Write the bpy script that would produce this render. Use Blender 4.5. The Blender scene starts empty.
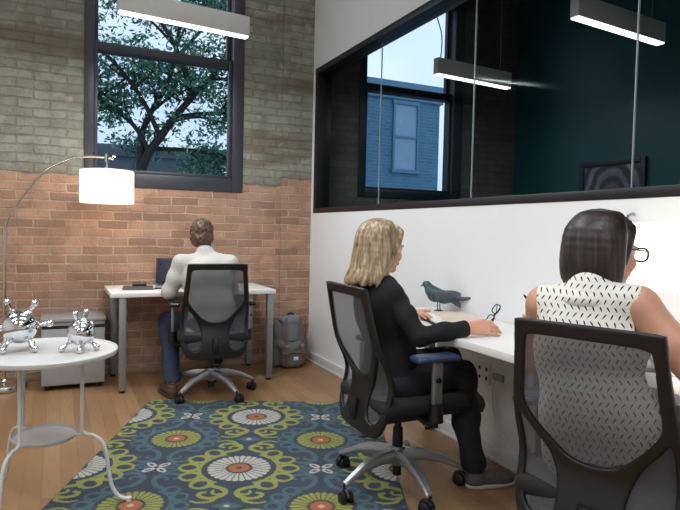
import bpy, bmesh, math, random
import numpy as np
from mathutils import Vector, Matrix
random.seed(7); rng = np.random.default_rng(11)
SC = bpy.context.scene
COL = SC.collection
PI = math.pi

# ------------------------------------------------------------------ helpers
def S(r, g, b):
    def f(c):
        c /= 255.0
        return c / 12.92 if c <= 0.04045 else ((c + 0.055) / 1.055) ** 2.4
    return (f(r), f(g), f(b), 1.0)
V = lambda *a: np.array(a, float)
def nrm(a):
    a = np.array(a, float); return a / np.linalg.norm(a)

class MB:
    """collects vertices and faces of one mesh (several material slots)"""
    def __init__(s): s.v = []; s.f = []; s.m = []; s.n = 0
    def add(s, v, f, m=0):
        v = np.asarray(v, float).reshape(-1, 3)
        for q in f: s.f.append(tuple(int(i) + s.n for i in q)); s.m.append(m)
        s.v.append(v); s.n += len(v); return s
    def box(s, c, h, R=None, bev=0.0, m=0, seg=2):
        bm = bmesh.new(); bmesh.ops.create_cube(bm, size=2.0)
        for q in bm.verts: q.co = Vector((q.co.x*h[0], q.co.y*h[1], q.co.z*h[2]))
        if bev > 0:
            bmesh.ops.bevel(bm, geom=bm.edges[:], offset=bev, segments=seg, profile=.5, affect='EDGES')
        return s.addbm(bm, c, R, m)
    def addbm(s, bm, c=(0,0,0), R=None, m=0):
        bm.verts.index_update()
        v = np.array([q.co[:] for q in bm.verts]); f = [[q.index for q in p.verts] for p in bm.faces]
        bm.free()
        if R is not None: v = v @ np.asarray(R, float).T
        return s.add(v + np.asarray(c, float), f, m)
    def rect(s, lo, hi, bev=0.0, m=0):
        lo = np.array(lo, float); hi = np.array(hi, float)
        return s.box((lo+hi)/2, (hi-lo)/2, None, bev, m)
    def tube(s, pts, r, n=10, cap=True, m=0, closed=False, flat=None):
        P = [np.array(p, float) for p in pts]; N = len(P)
        r = [r]*N if np.isscalar(r) else list(r)
        T = []
        for i in range(N):
            if closed: t = P[(i+1) % N] - P[i-1]
            else: t = P[min(i+1, N-1)] - P[max(i-1, 0)]
            T.append(nrm(t))
        u = np.cross(T[0], V(0,0,1))
        if np.linalg.norm(u) < 1e-3: u = np.cross(T[0], V(1,0,0))
        u = nrm(u); vv = []
        for i in range(N):
            u = u - T[i]*(u @ T[i]); u = nrm(u); w = np.cross(T[i], u)
            fw = 1.0 if flat is None else flat
            for k in range(n):
                a = 2*PI*k/n
                vv.append(P[i] + r[i]*(math.cos(a)*u + math.sin(a)*w*fw))
        f = []
        for i in range(N if closed else N-1):
            j = (i+1) % N
            for k in range(n):
                l = (k+1) % n
                f.append((i*n+k, i*n+l, j*n+l, j*n+k))
        if cap and not closed:
            f.append(tuple(range(n-1, -1, -1))); f.append(tuple((N-1)*n+k for k in range(n)))
        return s.add(vv, f, m)
    def lathe(s, prof, c=(0,0,0), n=32, R=None, m=0):
        vv = []; f = []; N = len(prof)
        for r, z in prof:
            for k in range(n):
                a = 2*PI*k/n; vv.append((max(r, 1e-4)*math.cos(a), max(r, 1e-4)*math.sin(a), z))
        for i in range(N-1):
            for k in range(n):
                l = (k+1) % n; f.append((i*n+k, i*n+l, (i+1)*n+l, (i+1)*n+k))
        f.append(tuple(range(n-1, -1, -1))); f.append(tuple((N-1)*n+k for k in range(n)))
        vv = np.array(vv)
        if R is not None: vv = vv @ np.asarray(R).T
        return s.add(vv + np.asarray(c, float), f, m)
    def ball(s, c, r, n=20, m=0, R=None):
        r = np.ones(3)*r
        bm = bmesh.new(); bmesh.ops.create_uvsphere(bm, u_segments=n, v_segments=max(8, n//2+2), radius=1.0)
        for q in bm.verts: q.co = Vector((q.co.x*r[0], q.co.y*r[1], q.co.z*r[2]))
        return s.addbm(bm, c, R, m)
    def cyl(s, a, b, r, n=16, r2=None, m=0):
        return s.tube([a, b], [r, r if r2 is None else r2], n, True, m)
    def prism(s, pts, z0, z1, m=0):
        n = len(pts); vv = [(x, y, z0) for x, y in pts] + [(x, y, z1) for x, y in pts]
        f = [tuple(range(n-1, -1, -1)), tuple(range(n, 2*n))] + [(i, (i+1) % n, n+(i+1) % n, n+i) for i in range(n)]
        return s.add(vv, f, m)

def mk_mesh(name, verts, faces, mats, midx=None, sharp=38):
    me = bpy.data.meshes.new(name)
    me.from_pydata(np.asarray(verts).tolist(), [], [list(map(int, f)) for f in faces])
    for mt in (mats if isinstance(mats, (list, tuple)) else [mats]): me.materials.append(mt)
    if midx is not None and len(set(midx)) > 1: me.polygons.foreach_set('material_index', midx)
    me.polygons.foreach_set('use_smooth', [True]*len(me.polygons))
    if sharp: me.set_sharp_from_angle(angle=math.radians(sharp))
    me.update(); return me

def root_of(o):
    while o.parent: o = o.parent
    return o
ORG = {}
def link(name, me, parent=None, loc=None):
    """verts of me are in build coordinates; parented pieces are shifted by their root's place"""
    o = bpy.data.objects.new(name, me); COL.objects.link(o)
    if parent is not None:
        org = ORG[root_of(parent).name]
        me.transform(Matrix.Translation(-Vector(org))); o.parent = parent
    elif loc is not None:
        me.transform(Matrix.Translation(-Vector(loc))); o.location = loc; ORG[o.name] = tuple(loc)
    else: ORG[o.name] = (0, 0, 0)
    return o
def put(name, mb, mats, parent=None, loc=None, sharp=38):
    v = np.concatenate(mb.v)
    return link(name, mk_mesh(name, v, mb.f, mats, mb.m, sharp), parent, loc)
def tag(o, label=None, cat=None, group=None, kind=None):
    if label: o['label'] = label
    if cat: o['category'] = cat
    if group: o['group'] = group
    if kind: o['kind'] = kind
    return o
def thing(name, label, cat, loc=(0,0,0), group=None):
    o = bpy.data.objects.new(name, None); COL.objects.link(o); o.empty_display_size = .1
    o.location = loc; ORG[o.name] = tuple(loc)
    return tag(o, label, cat, group)
def struct(name, mb, mats, sharp=38):
    return tag(put(name, mb, mats, None, None, sharp), kind='structure')
def copy_tree(o, parent=None):
    c = o.copy(); COL.objects.link(c); c.parent = parent
    for ch in o.children: copy_tree(ch, c)
    return c

def frame_from(fwd, up=(0,0,1)):
    """columns: right, forward, up"""
    f = nrm(fwd); r = nrm(np.cross(f, up)); u = np.cross(r, f)
    return np.array([r, f, u]).T
def rotz(a): return np.array([[math.cos(a), -math.sin(a), 0], [math.sin(a), math.cos(a), 0], [0, 0, 1]])
def catmull(pts, n=8, closed=False):
    P = [np.array(p, float) for p in pts]; out = []; N = len(P)
    for i in range(N if closed else N-1):
        if closed: a, b, c, d = P[i-1], P[i], P[(i+1) % N], P[(i+2) % N]
        else: a, b, c, d = P[max(i-1, 0)], P[i], P[i+1], P[min(i+2, N-1)]
        for k in range(n):
            t = k/n
            out.append(.5*((2*b)+(-a+c)*t+(2*a-5*b+4*c-d)*t*t+(-a+3*b-3*c+d)*t**3))
    if not closed: out.append(P[-1])
    return out

# ---- signed-distance modelling: continuous organic surfaces
class Field:
    def __init__(s, lo, hi, h):
        s.lo = np.array(lo, float); s.h = h
        s.shape = tuple(int(math.ceil((b-a)/h))+1 for a, b in zip(lo, hi))
        s.D = np.full(s.shape, .5, np.float32)
        s.ax = [(s.lo[i]+h*np.arange(s.shape[i])).astype(np.float32) for i in range(3)]
    def win(s, lo, hi, pad):
        sl = []
        for i in range(3):
            a = int(math.floor((lo[i]-pad-s.lo[i])/s.h)); b = int(math.ceil((hi[i]+pad-s.lo[i])/s.h))+1
            a = max(a, 0); b = min(b, s.shape[i])
            if b <= a: return None
            sl.append(slice(a, b))
        g = np.meshgrid(*[s.ax[i][sl[i]] for i in range(3)], indexing='ij', sparse=True)
        return tuple(sl), g
    def _min(s, sl, d, k):
        A = s.D[sl]; d = d.astype(np.float32)
        if k > 0:
            q = np.maximum(k-np.abs(A-d), 0)/k; s.D[sl] = np.minimum(A, d)-q*q*k*.25
        else: s.D[sl] = np.minimum(A, d)
    def _max(s, sl, d, k):
        A = s.D[sl]; d = d.astype(np.float32)
        if k > 0:
            q = np.maximum(k-np.abs(A-d), 0)/k; s.D[sl] = np.maximum(A, d)+q*q*k*.25
        else: s.D[sl] = np.maximum(A, d)
    def cap(s, a, b, ra, rb=None, k=.02):
        rb = ra if rb is None else rb
        a = np.array(a, float); b = np.array(b, float); R = max(ra, rb)
        w = s.win(np.minimum(a, b)-R, np.maximum(a, b)+R, k+3*s.h)
        if w is None: return s
        sl, (x, y, z) = w; d = b-a; L = max(d@d, 1e-9)
        t = np.clip(((x-a[0])*d[0]+(y-a[1])*d[1]+(z-a[2])*d[2])/L, 0, 1)
        s._min(sl, np.sqrt((x-a[0]-t*d[0])**2+(y-a[1]-t*d[1])**2+(z-a[2]-t*d[2])**2)-(ra+(rb-ra)*t), k); return s
    def chain(s, P, R, k=.02):
        for i in range(len(P)-1): s.cap(P[i], P[i+1], R[i], R[i+1], k)
        return s
    def _ell(s, c, r, R, k):
        c = np.array(c, float); r = np.array(r, float); M = max(r)
        w = s.win(c-M, c+M, k+3*s.h)
        if w is None: return None
        sl, (x, y, z) = w; x = x-c[0]; y = y-c[1]; z = z-c[2]
        if R is not None:
            R = np.asarray(R)
            x, y, z = [R[0, i]*x+R[1, i]*y+R[2, i]*z for i in range(3)]
        k0 = np.sqrt((x/r[0])**2+(y/r[1])**2+(z/r[2])**2); k1 = np.sqrt((x/r[0]**2)**2+(y/r[1]**2)**2+(z/r[2]**2)**2)+1e-6
        return sl, k0*(k0-1)/k1
    def ell(s, c, r, R=None, k=.02):
        q = s._ell(c, r, R, k)
        if q: s._min(q[0], q[1], k)
        return s
    def cut_ell(s, c, r, R=None, k=.01):
        q = s._ell(c, r, R, k+.05)
        if q: s._max(q[0], -q[1], k)
        return s
    def _box(s, c, h, R, rad, k):
        c = np.array(c, float); h = np.array(h, float); M = np.linalg.norm(h)
        w = s.win(c-M, c+M, k+3*s.h)
        if w is None: return None
        sl, (x, y, z) = w; x = x-c[0]; y = y-c[1]; z = z-c[2]
        if R is not None:
            R = np.asarray(R)
            x, y, z = [R[0, i]*x+R[1, i]*y+R[2, i]*z for i in range(3)]
        qx, qy, qz = np.abs(x)-h[0]+rad, np.abs(y)-h[1]+rad, np.abs(z)-h[2]+rad
        d = np.sqrt(np.maximum(qx, 0)**2+np.maximum(qy, 0)**2+np.maximum(qz, 0)**2)+np.minimum(np.maximum(np.maximum(qx, qy), qz), 0)-rad
        return sl, d
    def box(s, c, h, R=None, rad=.01, k=.0):
        q = s._box(c, h, R, rad, k)
        if q: s._min(q[0], q[1], k)
        return s
    def cut_box(s, c, h, R=None, rad=.005, k=.0):
        q = s._box(c, h, R, rad, k+.03)
        if q: s._max(q[0], -q[1], k)
        return s
    def cut_ball(s, c, r): return s.cut_ell(c, (r, r, r), None, .004)
    def plane(s, p, n, k=.0):
        p = np.array(p, float); n = nrm(n)
        g = np.meshgrid(*s.ax, indexing='ij', sparse=True)
        s._max((slice(None),)*3, (g[0]-p[0])*n[0]+(g[1]-p[1])*n[1]+(g[2]-p[2])*n[2], k); return s
    def wave(s, amp, freq, seed=0):
        """soft cloth folds"""
        g = np.meshgrid(*s.ax, indexing='ij', sparse=True); r = np.random.default_rng(seed)
        for _ in range(5):
            d = r.normal(size=3); d /= np.linalg.norm(d); f = freq*r.uniform(.6, 1.5); ph = r.uniform(0, 6.28)
            bend = np.sin((g[0]*d[1]+g[1]*d[2]+g[2]*d[0])*f*.5+ph)*1.2
            s.D += (amp*np.sin((g[0]*d[0]+g[1]*d[1]+g[2]*d[2])*f+ph+bend)).astype(np.float32)
        return s
    def mesh(s):
        D = s.D; c = D < 0; h = s.h
        D = D.copy()
        for a in range(3):   # close at the borders
            i0 = [slice(None)]*3; i0[a] = 0; D[tuple(i0)] = .01; i0[a] = -1; D[tuple(i0)] = .01
        c = D < 0
        cs = np.zeros(tuple(n-1 for n in D.shape), np.int8)
        off = [(i, j, k) for i in (0, 1) for j in (0, 1) for k in (0, 1)]
        for i, j, k in off: cs += c[i:c.shape[0]-1+i, j:c.shape[1]-1+j, k:c.shape[2]-1+k]
        act = (cs > 0) & (cs < 8); ids = np.full(cs.shape, -1, np.int64); idx = np.argwhere(act); ids[act] = np.arange(len(idx))
        val = {o: D[idx[:, 0]+o[0], idx[:, 1]+o[1], idx[:, 2]+o[2]].astype(float) for o in off}
        acc = np.zeros((len(idx), 3)); cnt = np.zeros(len(idx))
        for a in off:
            for ax in range(3):
                if a[ax]: continue
                b = list(a); b[ax] = 1; b = tuple(b)
                va, vb = val[a], val[b]; m = (va < 0) != (vb < 0)
                t = np.where(m, va/np.where(va == vb, 1, va-vb), 0)
                p = np.tile(np.array(a, float), (len(idx), 1)); p[:, ax] += t
                acc[m] += p[m]; cnt[m] += 1
        verts = (idx+acc/cnt[:, None])*h+s.lo
        faces = []
        for ax in range(3):
            b, d = [(1, 2), (2, 0), (0, 1)][ax]
            i0 = [slice(None)]*3; i1 = [slice(None)]*3
            i0[ax] = slice(0, -1); i1[ax] = slice(1, None)
            A = c[tuple(i0)]; B = c[tuple(i1)]
            for flip, M in ((False, A & ~B), (True, ~A & B)):
                e = np.argwhere(M)
                e = e[(e[:, b] > 0) & (e[:, d] > 0) & (e[:, b] < D.shape[b]-1) & (e[:, d] < D.shape[d]-1)]
                if not len(e): continue
                q = []
                for db, dd in ((-1, -1), (0, -1), (0, 0), (-1, 0)):
                    k = e.copy(); k[:, b] += db; k[:, d] += dd; q.append(ids[k[:, 0], k[:, 1], k[:, 2]])
                q = np.array(q).T
                if flip: q = q[:, ::-1]
                faces.append(q)
        return verts, np.concatenate(faces)
def put_field(name, F, mat, parent=None, loc=None, sm=1):
    v, f = F.mesh()
    if sm:   # one light smoothing pass
        for _ in range(sm):
            a = np.zeros_like(v); n = np.zeros(len(v))
            for i in range(4):
                np.add.at(a, f[:, i], v[f[:, (i+1) % 4]]+v[f[:, i-1]]); np.add.at(n, f[:, i], 2)
            v = v*.5+.5*a/np.maximum(n, 1)[:, None]
    return link(name, mk_mesh(name, v, f, mat, None, None), parent, loc)

# ------------------------------------------------------------------ materials
class NT:
    def __init__(s, name):
        s.mat = bpy.data.materials.new(name); s.mat.use_nodes = True
        s.t = s.mat.node_tree; s.t.nodes.clear()
        s.out = s.t.nodes.new('ShaderNodeOutputMaterial')
    def n(s, ty, ins={}, **kw):
        q = s.t.nodes.new(ty)
        for k, v in kw.items(): setattr(q, k, v)
        for k, v in ins.items(): s.set(q.inputs[k], v)
        return q
    def set(s, sock, v):
        if isinstance(v, bpy.types.NodeSocket): s.t.links.new(v, sock)
        elif isinstance(v, bpy.types.Node): s.t.links.new(v.outputs[0], sock)
        else: sock.default_value = v
    def m(s, op, a, b=0.0, c=0.0): return s.n('ShaderNodeMath', {0: a, 1: b, 2: c}, operation=op).outputs[0]
    def mix(s, f, a, b, mode='MIX'):
        q = s.n('ShaderNodeMix', {}, data_type='RGBA', blend_type=mode)
        s.set(q.inputs[0], f); s.set(q.inputs[6], a); s.set(q.inputs[7], b); return q.outputs[2]
    def noise(s, scale, detail=3, rough=.5, vec=None, dim='3D', dist=0.0):
        q = s.n('ShaderNodeTexNoise', {'Scale': scale, 'Detail': detail, 'Roughness': rough, 'Distortion': dist}, noise_dimensions=dim)
        if vec is not None: s.set(q.inputs['Vector'], vec)
        return q.outputs['Fac']
    def ramp(s, f, stops):
        q = s.n('ShaderNodeValToRGB', {0: f}); e = q.color_ramp.elements
        while len(e) < len(stops): e.new(.5)
        for el, (p, col) in zip(e, stops): el.position = p; el.color = col
        return q.outputs[0]
    def sstep(s, x, a, b):
        return s.n('ShaderNodeMapRange', {0: x, 1: a, 2: b, 3: 0.0, 4: 1.0}, interpolation_type='SMOOTHSTEP').outputs[0]
    def obj(s): return s.n('ShaderNodeTexCoord').outputs['Object']
    def sep(s, v): return s.n('ShaderNodeSeparateXYZ', {0: v}).outputs
    def comb(s, x, y, z): return s.n('ShaderNodeCombineXYZ', {0: x, 1: y, 2: z}).outputs[0]
    def bump(s, h, st=.3, dist=.01): return s.n('ShaderNodeBump', {'Height': h, 'Strength': st, 'Distance': dist}).outputs[0]
    def bsdf(s, col, rough=.5, metal=0.0, normal=None, **kw):
        q = s.n('ShaderNodeBsdfPrincipled', {'Base Color': col, 'Roughness': rough, 'Metallic': metal})
        if normal is not None: s.set(q.inputs['Normal'], normal)
        for k, v in kw.items(): s.set(q.inputs[k.replace('_', ' ')], v)
        return q.outputs[0]
    def done(s, sh): s.t.links.new(sh, s.out.inputs[0]); return s.mat

def plain(name, col, rough=.5, metal=0.0, var=.06, nscale=30, bump=0.0, bscale=200, **kw):
    t = NT(name); o = t.obj()
    f = t.noise(nscale, 3, .5, o)
    dark = tuple(c*(1-var*2) for c in col[:3])+(1,); lite = tuple(min(1, c*(1+var*2)) for c in col[:3])+(1,)
    c = t.mix(f, dark, lite)
    nm = t.bump(t.noise(bscale, 2, .5, o), bump, .002) if bump else None
    return t.done(t.bsdf(c, rough, metal, nm, **kw))

M = {}
M['white_paint'] = plain('white_paint', S(236, 237, 238), .6, var=.008, nscale=4, bump=.05)
M['ceiling'] = plain('ceiling_paint', S(225, 225, 225), .8, var=.01)
M['teal'] = plain('teal_paint', S(14, 72, 76), .45, var=.03, nscale=3)
M['black_metal'] = plain('black_metal', S(22, 23, 26), .4, var=.05)
M['win_frame'] = plain('window_paint', S(58, 60, 68), .4, var=.05)
M['win_frame_dark'] = plain('window_paint_dark', S(34, 40, 48), .45, var=.05)
M['white_metal'] = plain('white_enamel', S(212, 213, 213), .3, var=.01)
M['silver'] = plain('silver_metal', S(165, 167, 170), .35, .75, var=.03)
M['silver_dark'] = plain('grey_metal', S(150, 152, 155), .4, .6, var=.03)
M['chrome'] = plain('chrome', S(225, 227, 230), .05, 1.0, var=.0)
M['nickel'] = plain('brushed_nickel', S(200, 198, 190), .22, 1.0, var=.02)
M['laminate'] = plain('white_laminate', S(235, 234, 232), .35, var=.008)
M['black_plastic'] = plain('black_plastic', S(17, 17, 19), .42, var=.05, bump=.08, bscale=400)
M['black_gloss'] = plain('black_gloss', S(24, 27, 34), .16, var=.03)
M['arm_sheen'] = plain('arm_pad_blue_sheen', S(54, 70, 102), .28, var=.03)  # blue reflection on black pads, put into the base colour
M['black_fabric'] = plain('black_fabric', S(24, 25, 28), .85, var=.12, nscale=300, bump=.3, bscale=700)
M['grey_cab'] = plain('grey_cabinet', S(158, 158, 160), .42, var=.015)
M['grey_cab_top'] = plain('grey_cabinet_top', S(150, 146, 144), .4, var=.02)
M['dark_gap'] = plain('dark_recess', S(40, 40, 42), .7)
M['rubber'] = plain('rubber', S(30, 30, 31), .7)
M['paper'] = plain('paper', S(232, 230, 226), .8, var=.02)
M['skin'] = plain('skin', S(214, 160, 135), .5, var=.05, nscale=25, bump=.08, bscale=300, Subsurface_Weight=.08)
M['skin_b'] = plain('skin_tan', S(205, 152, 126), .5, var=.05, nscale=25, bump=.08, bscale=300, Subsurface_Weight=.08)
M['lip'] = plain('lip', S(178, 105, 98), .4)
M['eye'] = plain('eye_white', S(235, 232, 228), .2, var=.01)
M['iris'] = plain('eye_iris', S(60, 50, 42), .2)
M['black_knit'] = plain('black_knit', S(19, 19, 21), .9, var=.15, nscale=80, bump=.25, bscale=500)
M['dark_denim'] = plain('dark_denim', S(27, 30, 42), .85, var=.15, nscale=120, bump=.2, bscale=600)
M['denim'] = plain('blue_denim', S(38, 51, 72), .85, var=.16, nscale=60, bump=.25, bscale=600)
M['brown_leather'] = plain('brown_leather', S(82, 58, 44), .55, var=.12, nscale=25)
M['sneaker'] = plain('sneaker_grey', S(88, 86, 84), .75, var=.2, nscale=60, bump=.3, bscale=400)
M['sole'] = plain('sole', S(168, 166, 160), .6)
M['sole_dark'] = plain('sole_dark', S(58, 54, 50), .7)
M['canvas'] = plain('backpack_canvas', S(108, 107, 106), .85, var=.12, nscale=60, bump=.3, bscale=500)
M['strap_brown'] = plain('brown_strap', S(112, 84, 68), .6, var=.08)
M['tort'] = plain('tortoiseshell', S(50, 33, 26), .25, var=.3, nscale=90)
M['screen'] = plain('dark_screen', S(20, 22, 44), .2, var=.05)
M['bark'] = plain('bark', S(44, 42, 40), .9, var=.3, nscale=20, bump=.5, bscale=60)

def mat_leaf():
    t = NT('leaf'); g = t.n('ShaderNodeNewGeometry'); r = g.outputs['Random Per Island']
    c = t.ramp(r, [(0, S(44, 84, 80)), (.5, S(80, 130, 112)), (1, S(150, 188, 160))])
    d = t.n('ShaderNodeBsdfDiffuse', {0: c}); tr = t.n('ShaderNodeBsdfTranslucent', {0: c})
    m = t.n('ShaderNodeMixShader', {0: .5, 1: d.outputs[0], 2: tr.outputs[0]})
    return t.done(m.outputs[0])
M['leaf'] = mat_leaf()

def mat_glass(name, tint=(1, 1, 1, 1), refl=.06):
    t = NT(name); tr = t.n('ShaderNodeBsdfTransparent', {0: tint}); gl = t.n('ShaderNodeBsdfGlossy', {0: (1, 1, 1, 1), 1: .015})
    lw = t.n('ShaderNodeLayerWeight', {0: .25}); wob = t.noise(2.0, 1)
    f = t.m('MULTIPLY', lw.outputs['Fresnel'], refl)
    return t.done(t.n('ShaderNodeMixShader', {0: f, 1: tr.outputs[0], 2: gl.outputs[0]}).outputs[0])
M['glass'] = mat_glass('window_glass', (.94, .98, 1, 1), .02)
M['glass_part'] = mat_glass('partition_glass', (.90, .94, .95, 1), .004)
def mat_edge():
    t = NT('glass_edge'); f = t.noise(8)
    return t.done(t.bsdf(t.mix(f, S(190, 205, 210), S(215, 225, 230)), .15, 0, Transmission_Weight=.3))
M['glass_edge'] = mat_edge()
def emis(name, col, st):
    t = NT(name); f = t.noise(3)
    c = t.mix(f, col, tuple(min(1, q*1.02) for q in col[:3])+(1,))
    return t.done(t.n('ShaderNodeEmission', {0: c, 1: st}).outputs[0])
M['lamp_strip'] = emis('lamp_diffuser', (1, .98, .95, 1), 3.2)
M['pendant_body'] = plain('pendant_housing', S(222, 220, 218), .5, .0, var=.02)
def mat_shade(name, st):
    t = NT(name); o = t.obj(); w = t.noise(220, 2, .5, o)
    c = t.mix(w, S(246, 240, 230), S(255, 252, 246))
    d = t.n('ShaderNodeBsdfDiffuse', {0: c}); tr = t.n('ShaderNodeBsdfTranslucent', {0: c})
    m = t.n('ShaderNodeMixShader', {0: .5, 1: d.outputs[0], 2: tr.outputs[0]})
    e = t.n('ShaderNodeEmission', {0: (1, .95, .88, 1), 1: st})
    return t.done(t.n('ShaderNodeAddShader', {0: m.outputs[0], 1: e.outputs[0]}).outputs[0])
M['shade'] = mat_shade('lamp_shade', .75)
M['shade2'] = mat_shade('desk_lamp_shade', .9)

def mat_brick(name, paint_z, dim=1.0, tone=0):
    """bare orange brick below, worn grey-green paint above paint_z"""
    t = NT(name); o = t.obj(); x, y, z = t.sep(o)
    wob = t.m('MULTIPLY', t.m('SUBTRACT', t.noise(3.0, 2, .5, o), .5), .03)
    xx = t.m('ADD', x, t.m('MULTIPLY', t.m('SUBTRACT', t.noise(9.0, 2, .5, o), .5), .03))
    zz = t.m('ADD', z, wob)
    vec = t.comb(xx, zz, 0.0)
    def brick(c1, c2, mo, ms):
        return t.n('ShaderNodeTexBrick', {'Vector': vec, 'Color1': c1, 'Color2': c2, 'Mortar': mo, 'Scale': 1.0, 'Mortar Size': ms,
            'Mortar Smooth': .35, 'Bias': -.15, 'Brick Width': .235, 'Row Height': .0715}, offset=.5)
    b = brick(S(192, 150, 124), S(144, 111, 92), S(200, 174, 152), .0075)
    n1 = t.noise(7.0, 4, .6, o); n2 = t.noise(45.0, 3, .6, o); n3 = t.noise(1.3, 3, .6, o)
    low = t.mix(t.m('MULTIPLY', t.sstep(n1, .35, .75), .55), b.outputs[0], S(134, 106, 94))
    low = t.mix(t.m('MULTIPLY', t.sstep(n3, .5, .7), .35), low, S(196, 166, 146))
    low = t.mix(t.m('MULTIPLY', t.sstep(n2, .62, .72), .35), low, S(120, 88, 76))
    p = brick(S(162, 164, 150), S(138, 140, 126), S(146, 142, 132), .0085)
    up = t.mix(t.m('MULTIPLY', t.sstep(n1, .42, .62), .55), p.outputs[0], S(122, 118, 106))
    band = t.noise(1.0, 3, .6, t.comb(t.m('MULTIPLY', x, .8), t.m('MULTIPLY', z, 3.2), 4.0))
    up = t.mix(t.m('MULTIPLY', t.sstep(band, .52, .62), .65), up, S(116, 100, 84))
    up = t.mix(t.m('MULTIPLY', t.sstep(t.noise(5.0, 2, .5, vec), .66, .70), .75), up, S(178, 166, 146))
    up = t.mix(t.m('MULTIPLY', t.sstep(n2, .60, .70), .55), up, S(96, 84, 68))
    edge = t.m('ADD', z, t.m('MULTIPLY', t.m('SUBTRACT', t.noise(6.0, 3, .6, o), .5), .10))
    mk = t.sstep(edge, paint_z-.012, paint_z+.012)
    c = t.mix(mk, low, up)
    # grey smear just above the edge of the paint
    c = t.mix(t.m('MULTIPLY', t.m('MULTIPLY', mk, t.sstep(edge, paint_z+.10, paint_z)), .5), c, S(112, 98, 82))
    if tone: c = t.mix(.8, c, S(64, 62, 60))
    h = t.m('ADD', t.m('MULTIPLY', b.outputs['Fac'], -.7), t.m('MULTIPLY', n2, .5))
    h = t.m('ADD', h, t.m('MULTIPLY', n1, .4))
    return t.done(t.bsdf(c, .9, 0, t.bump(h, 1.0, .02)))
M['brick'] = mat_brick('brick_wall', 1.64)
M['brick_pier'] = mat_brick('brick_pier', 1.71)
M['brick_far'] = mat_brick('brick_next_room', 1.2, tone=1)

def mat_floor():
    t = NT('oak_floor'); o = t.obj(); x, y, z = t.sep(o)
    v = t.comb(y, x, 0.0)
    b = t.n('ShaderNodeTexBrick', {'Vector': v, 'Color1': S(160, 126, 90), 'Color2': S(134, 100, 68), 'Mortar': S(92, 68, 46), 'Scale': 1.0,
        'Mortar Size': .0012, 'Mortar Smooth': .2, 'Bias': .0, 'Brick Width': 1.15, 'Row Height': .083}, offset=.37)
    g = t.noise(6.0, 5, .6, t.comb(t.m('MULTIPLY', x, 14.0), y, 0.0), dist=.6)
    g2 = t.noise(1.2, 2, .5, o)
    c = t.mix(t.m('MULTIPLY', t.sstep(g, .35, .7), .35), b.outputs[0], S(128, 96, 64))
    c = t.mix(t.m('MULTIPLY', t.sstep(g2, .4, .7), .25), c, S(180, 146, 108))
    return t.done(t.bsdf(c, .38, 0, t.bump(t.m('ADD', t.m('MULTIPLY', b.outputs['Fac'], -1.0), t.m('MULTIPLY', g, .15)), .25, .002)))
M['floor'] = mat_floor()

def mat_meshcloth():
    t = NT('chair_mesh'); o = t.obj(); x, y, z = t.sep(o)
    f = t.m('MULTIPLY', t.m('ADD', t.m('SINE', t.m('MULTIPLY', x, 2600.0)), t.m('SINE', t.m('MULTIPLY', z, 2200.0))), .10)
    a = t.m('ADD', f, .74)
    d = t.bsdf(S(82, 83, 90), .8, Sheen_Weight=.15)
    tr = t.n('ShaderNodeBsdfTransparent', {0: (1, 1, 1, 1)}).outputs[0]
    return t.done(t.n('ShaderNodeMixShader', {0: a, 1: tr, 2: d}).outputs[0])
M['mesh'] = mat_meshcloth()

def mat_hair(name, a, b, c, zs=5.0, xs=70.0):
    t = NT(name); o = t.obj(); x, y, z = t.sep(o)
    v = t.comb(t.m('MULTIPLY', x, xs), t.m('MULTIPLY', y, xs), t.m('MULTIPLY', z, zs))
    f = t.noise(1.0, 3, .55, v, dist=.4)
    col = t.ramp(f, [(.3, a), (.5, b), (.7, c)])
    return t.done(t.bsdf(col, .42, 0, t.bump(f, .3, .004)))
M['hair_blond'] = mat_hair('blond_hair', S(96, 78, 58), S(150, 128, 98), S(198, 178, 146))
M['hair_dark'] = mat_hair('dark_hair', S(22, 17, 16), S(40, 31, 28), S(70, 56, 50))
M['hair_brown'] = mat_hair('brown_hair', S(58, 42, 32), S(84, 62, 48), S(110, 84, 66), 30, 60)

def mat_blouse():
    """white with small slanted black dashes, slant alternating row by row"""
    t = NT('dash_blouse'); o = t.obj(); x, y, z = t.sep(o)
    R = frame_from((.83, .56, 0))   # across the shoulders, forward
    u0 = t.m('ADD', t.m('MULTIPLY', x, float(R[0, 0])), t.m('MULTIPLY', y, float(R[1, 0])))
    zr = t.m('DIVIDE', z, .0215); row = t.m('FLOOR', zr)
    par = t.m('ABSOLUTE', t.m('MODULO', row, 2.0))
    u = t.m('ADD', t.m('DIVIDE', u0, .0205), t.m('MULTIPLY', par, .5))
    uc = t.m('FLOOR', u)
    wn = t.n('ShaderNodeTexWhiteNoise', {'Vector': t.comb(uc, row, 0.0)}, noise_dimensions='2D').outputs[0]
    fu = t.m('SUBTRACT', t.m('FRACT', u), .5); fv = t.m('SUBTRACT', t.m('FRACT', zr), .5)
    tilt = t.m('MULTIPLY', t.m('SUBTRACT', par, .5), 1.1)
    tilt = t.m('ADD', tilt, t.m('MULTIPLY', t.m('SUBTRACT', wn, .5), .5))
    us = t.m('ADD', fu, t.m('MULTIPLY', fv, tilt))
    wd = t.m('ADD', .115, t.m('MULTIPLY', fv, .12))
    d = t.m('ADD', t.m('POWER', t.m('DIVIDE', us, wd), 2.0), t.m('POWER', t.m('DIVIDE', fv, .36), 2.0))
    k = t.sstep(d, 1.15, .85)
    c = t.mix(k, S(226, 222, 212), S(26, 26, 28))
    return t.done(t.bsdf(c, .8, 0, t.bump(t.noise(260, 2, .5, o), .15, .002)))
M['blouse'] = mat_blouse()
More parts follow.
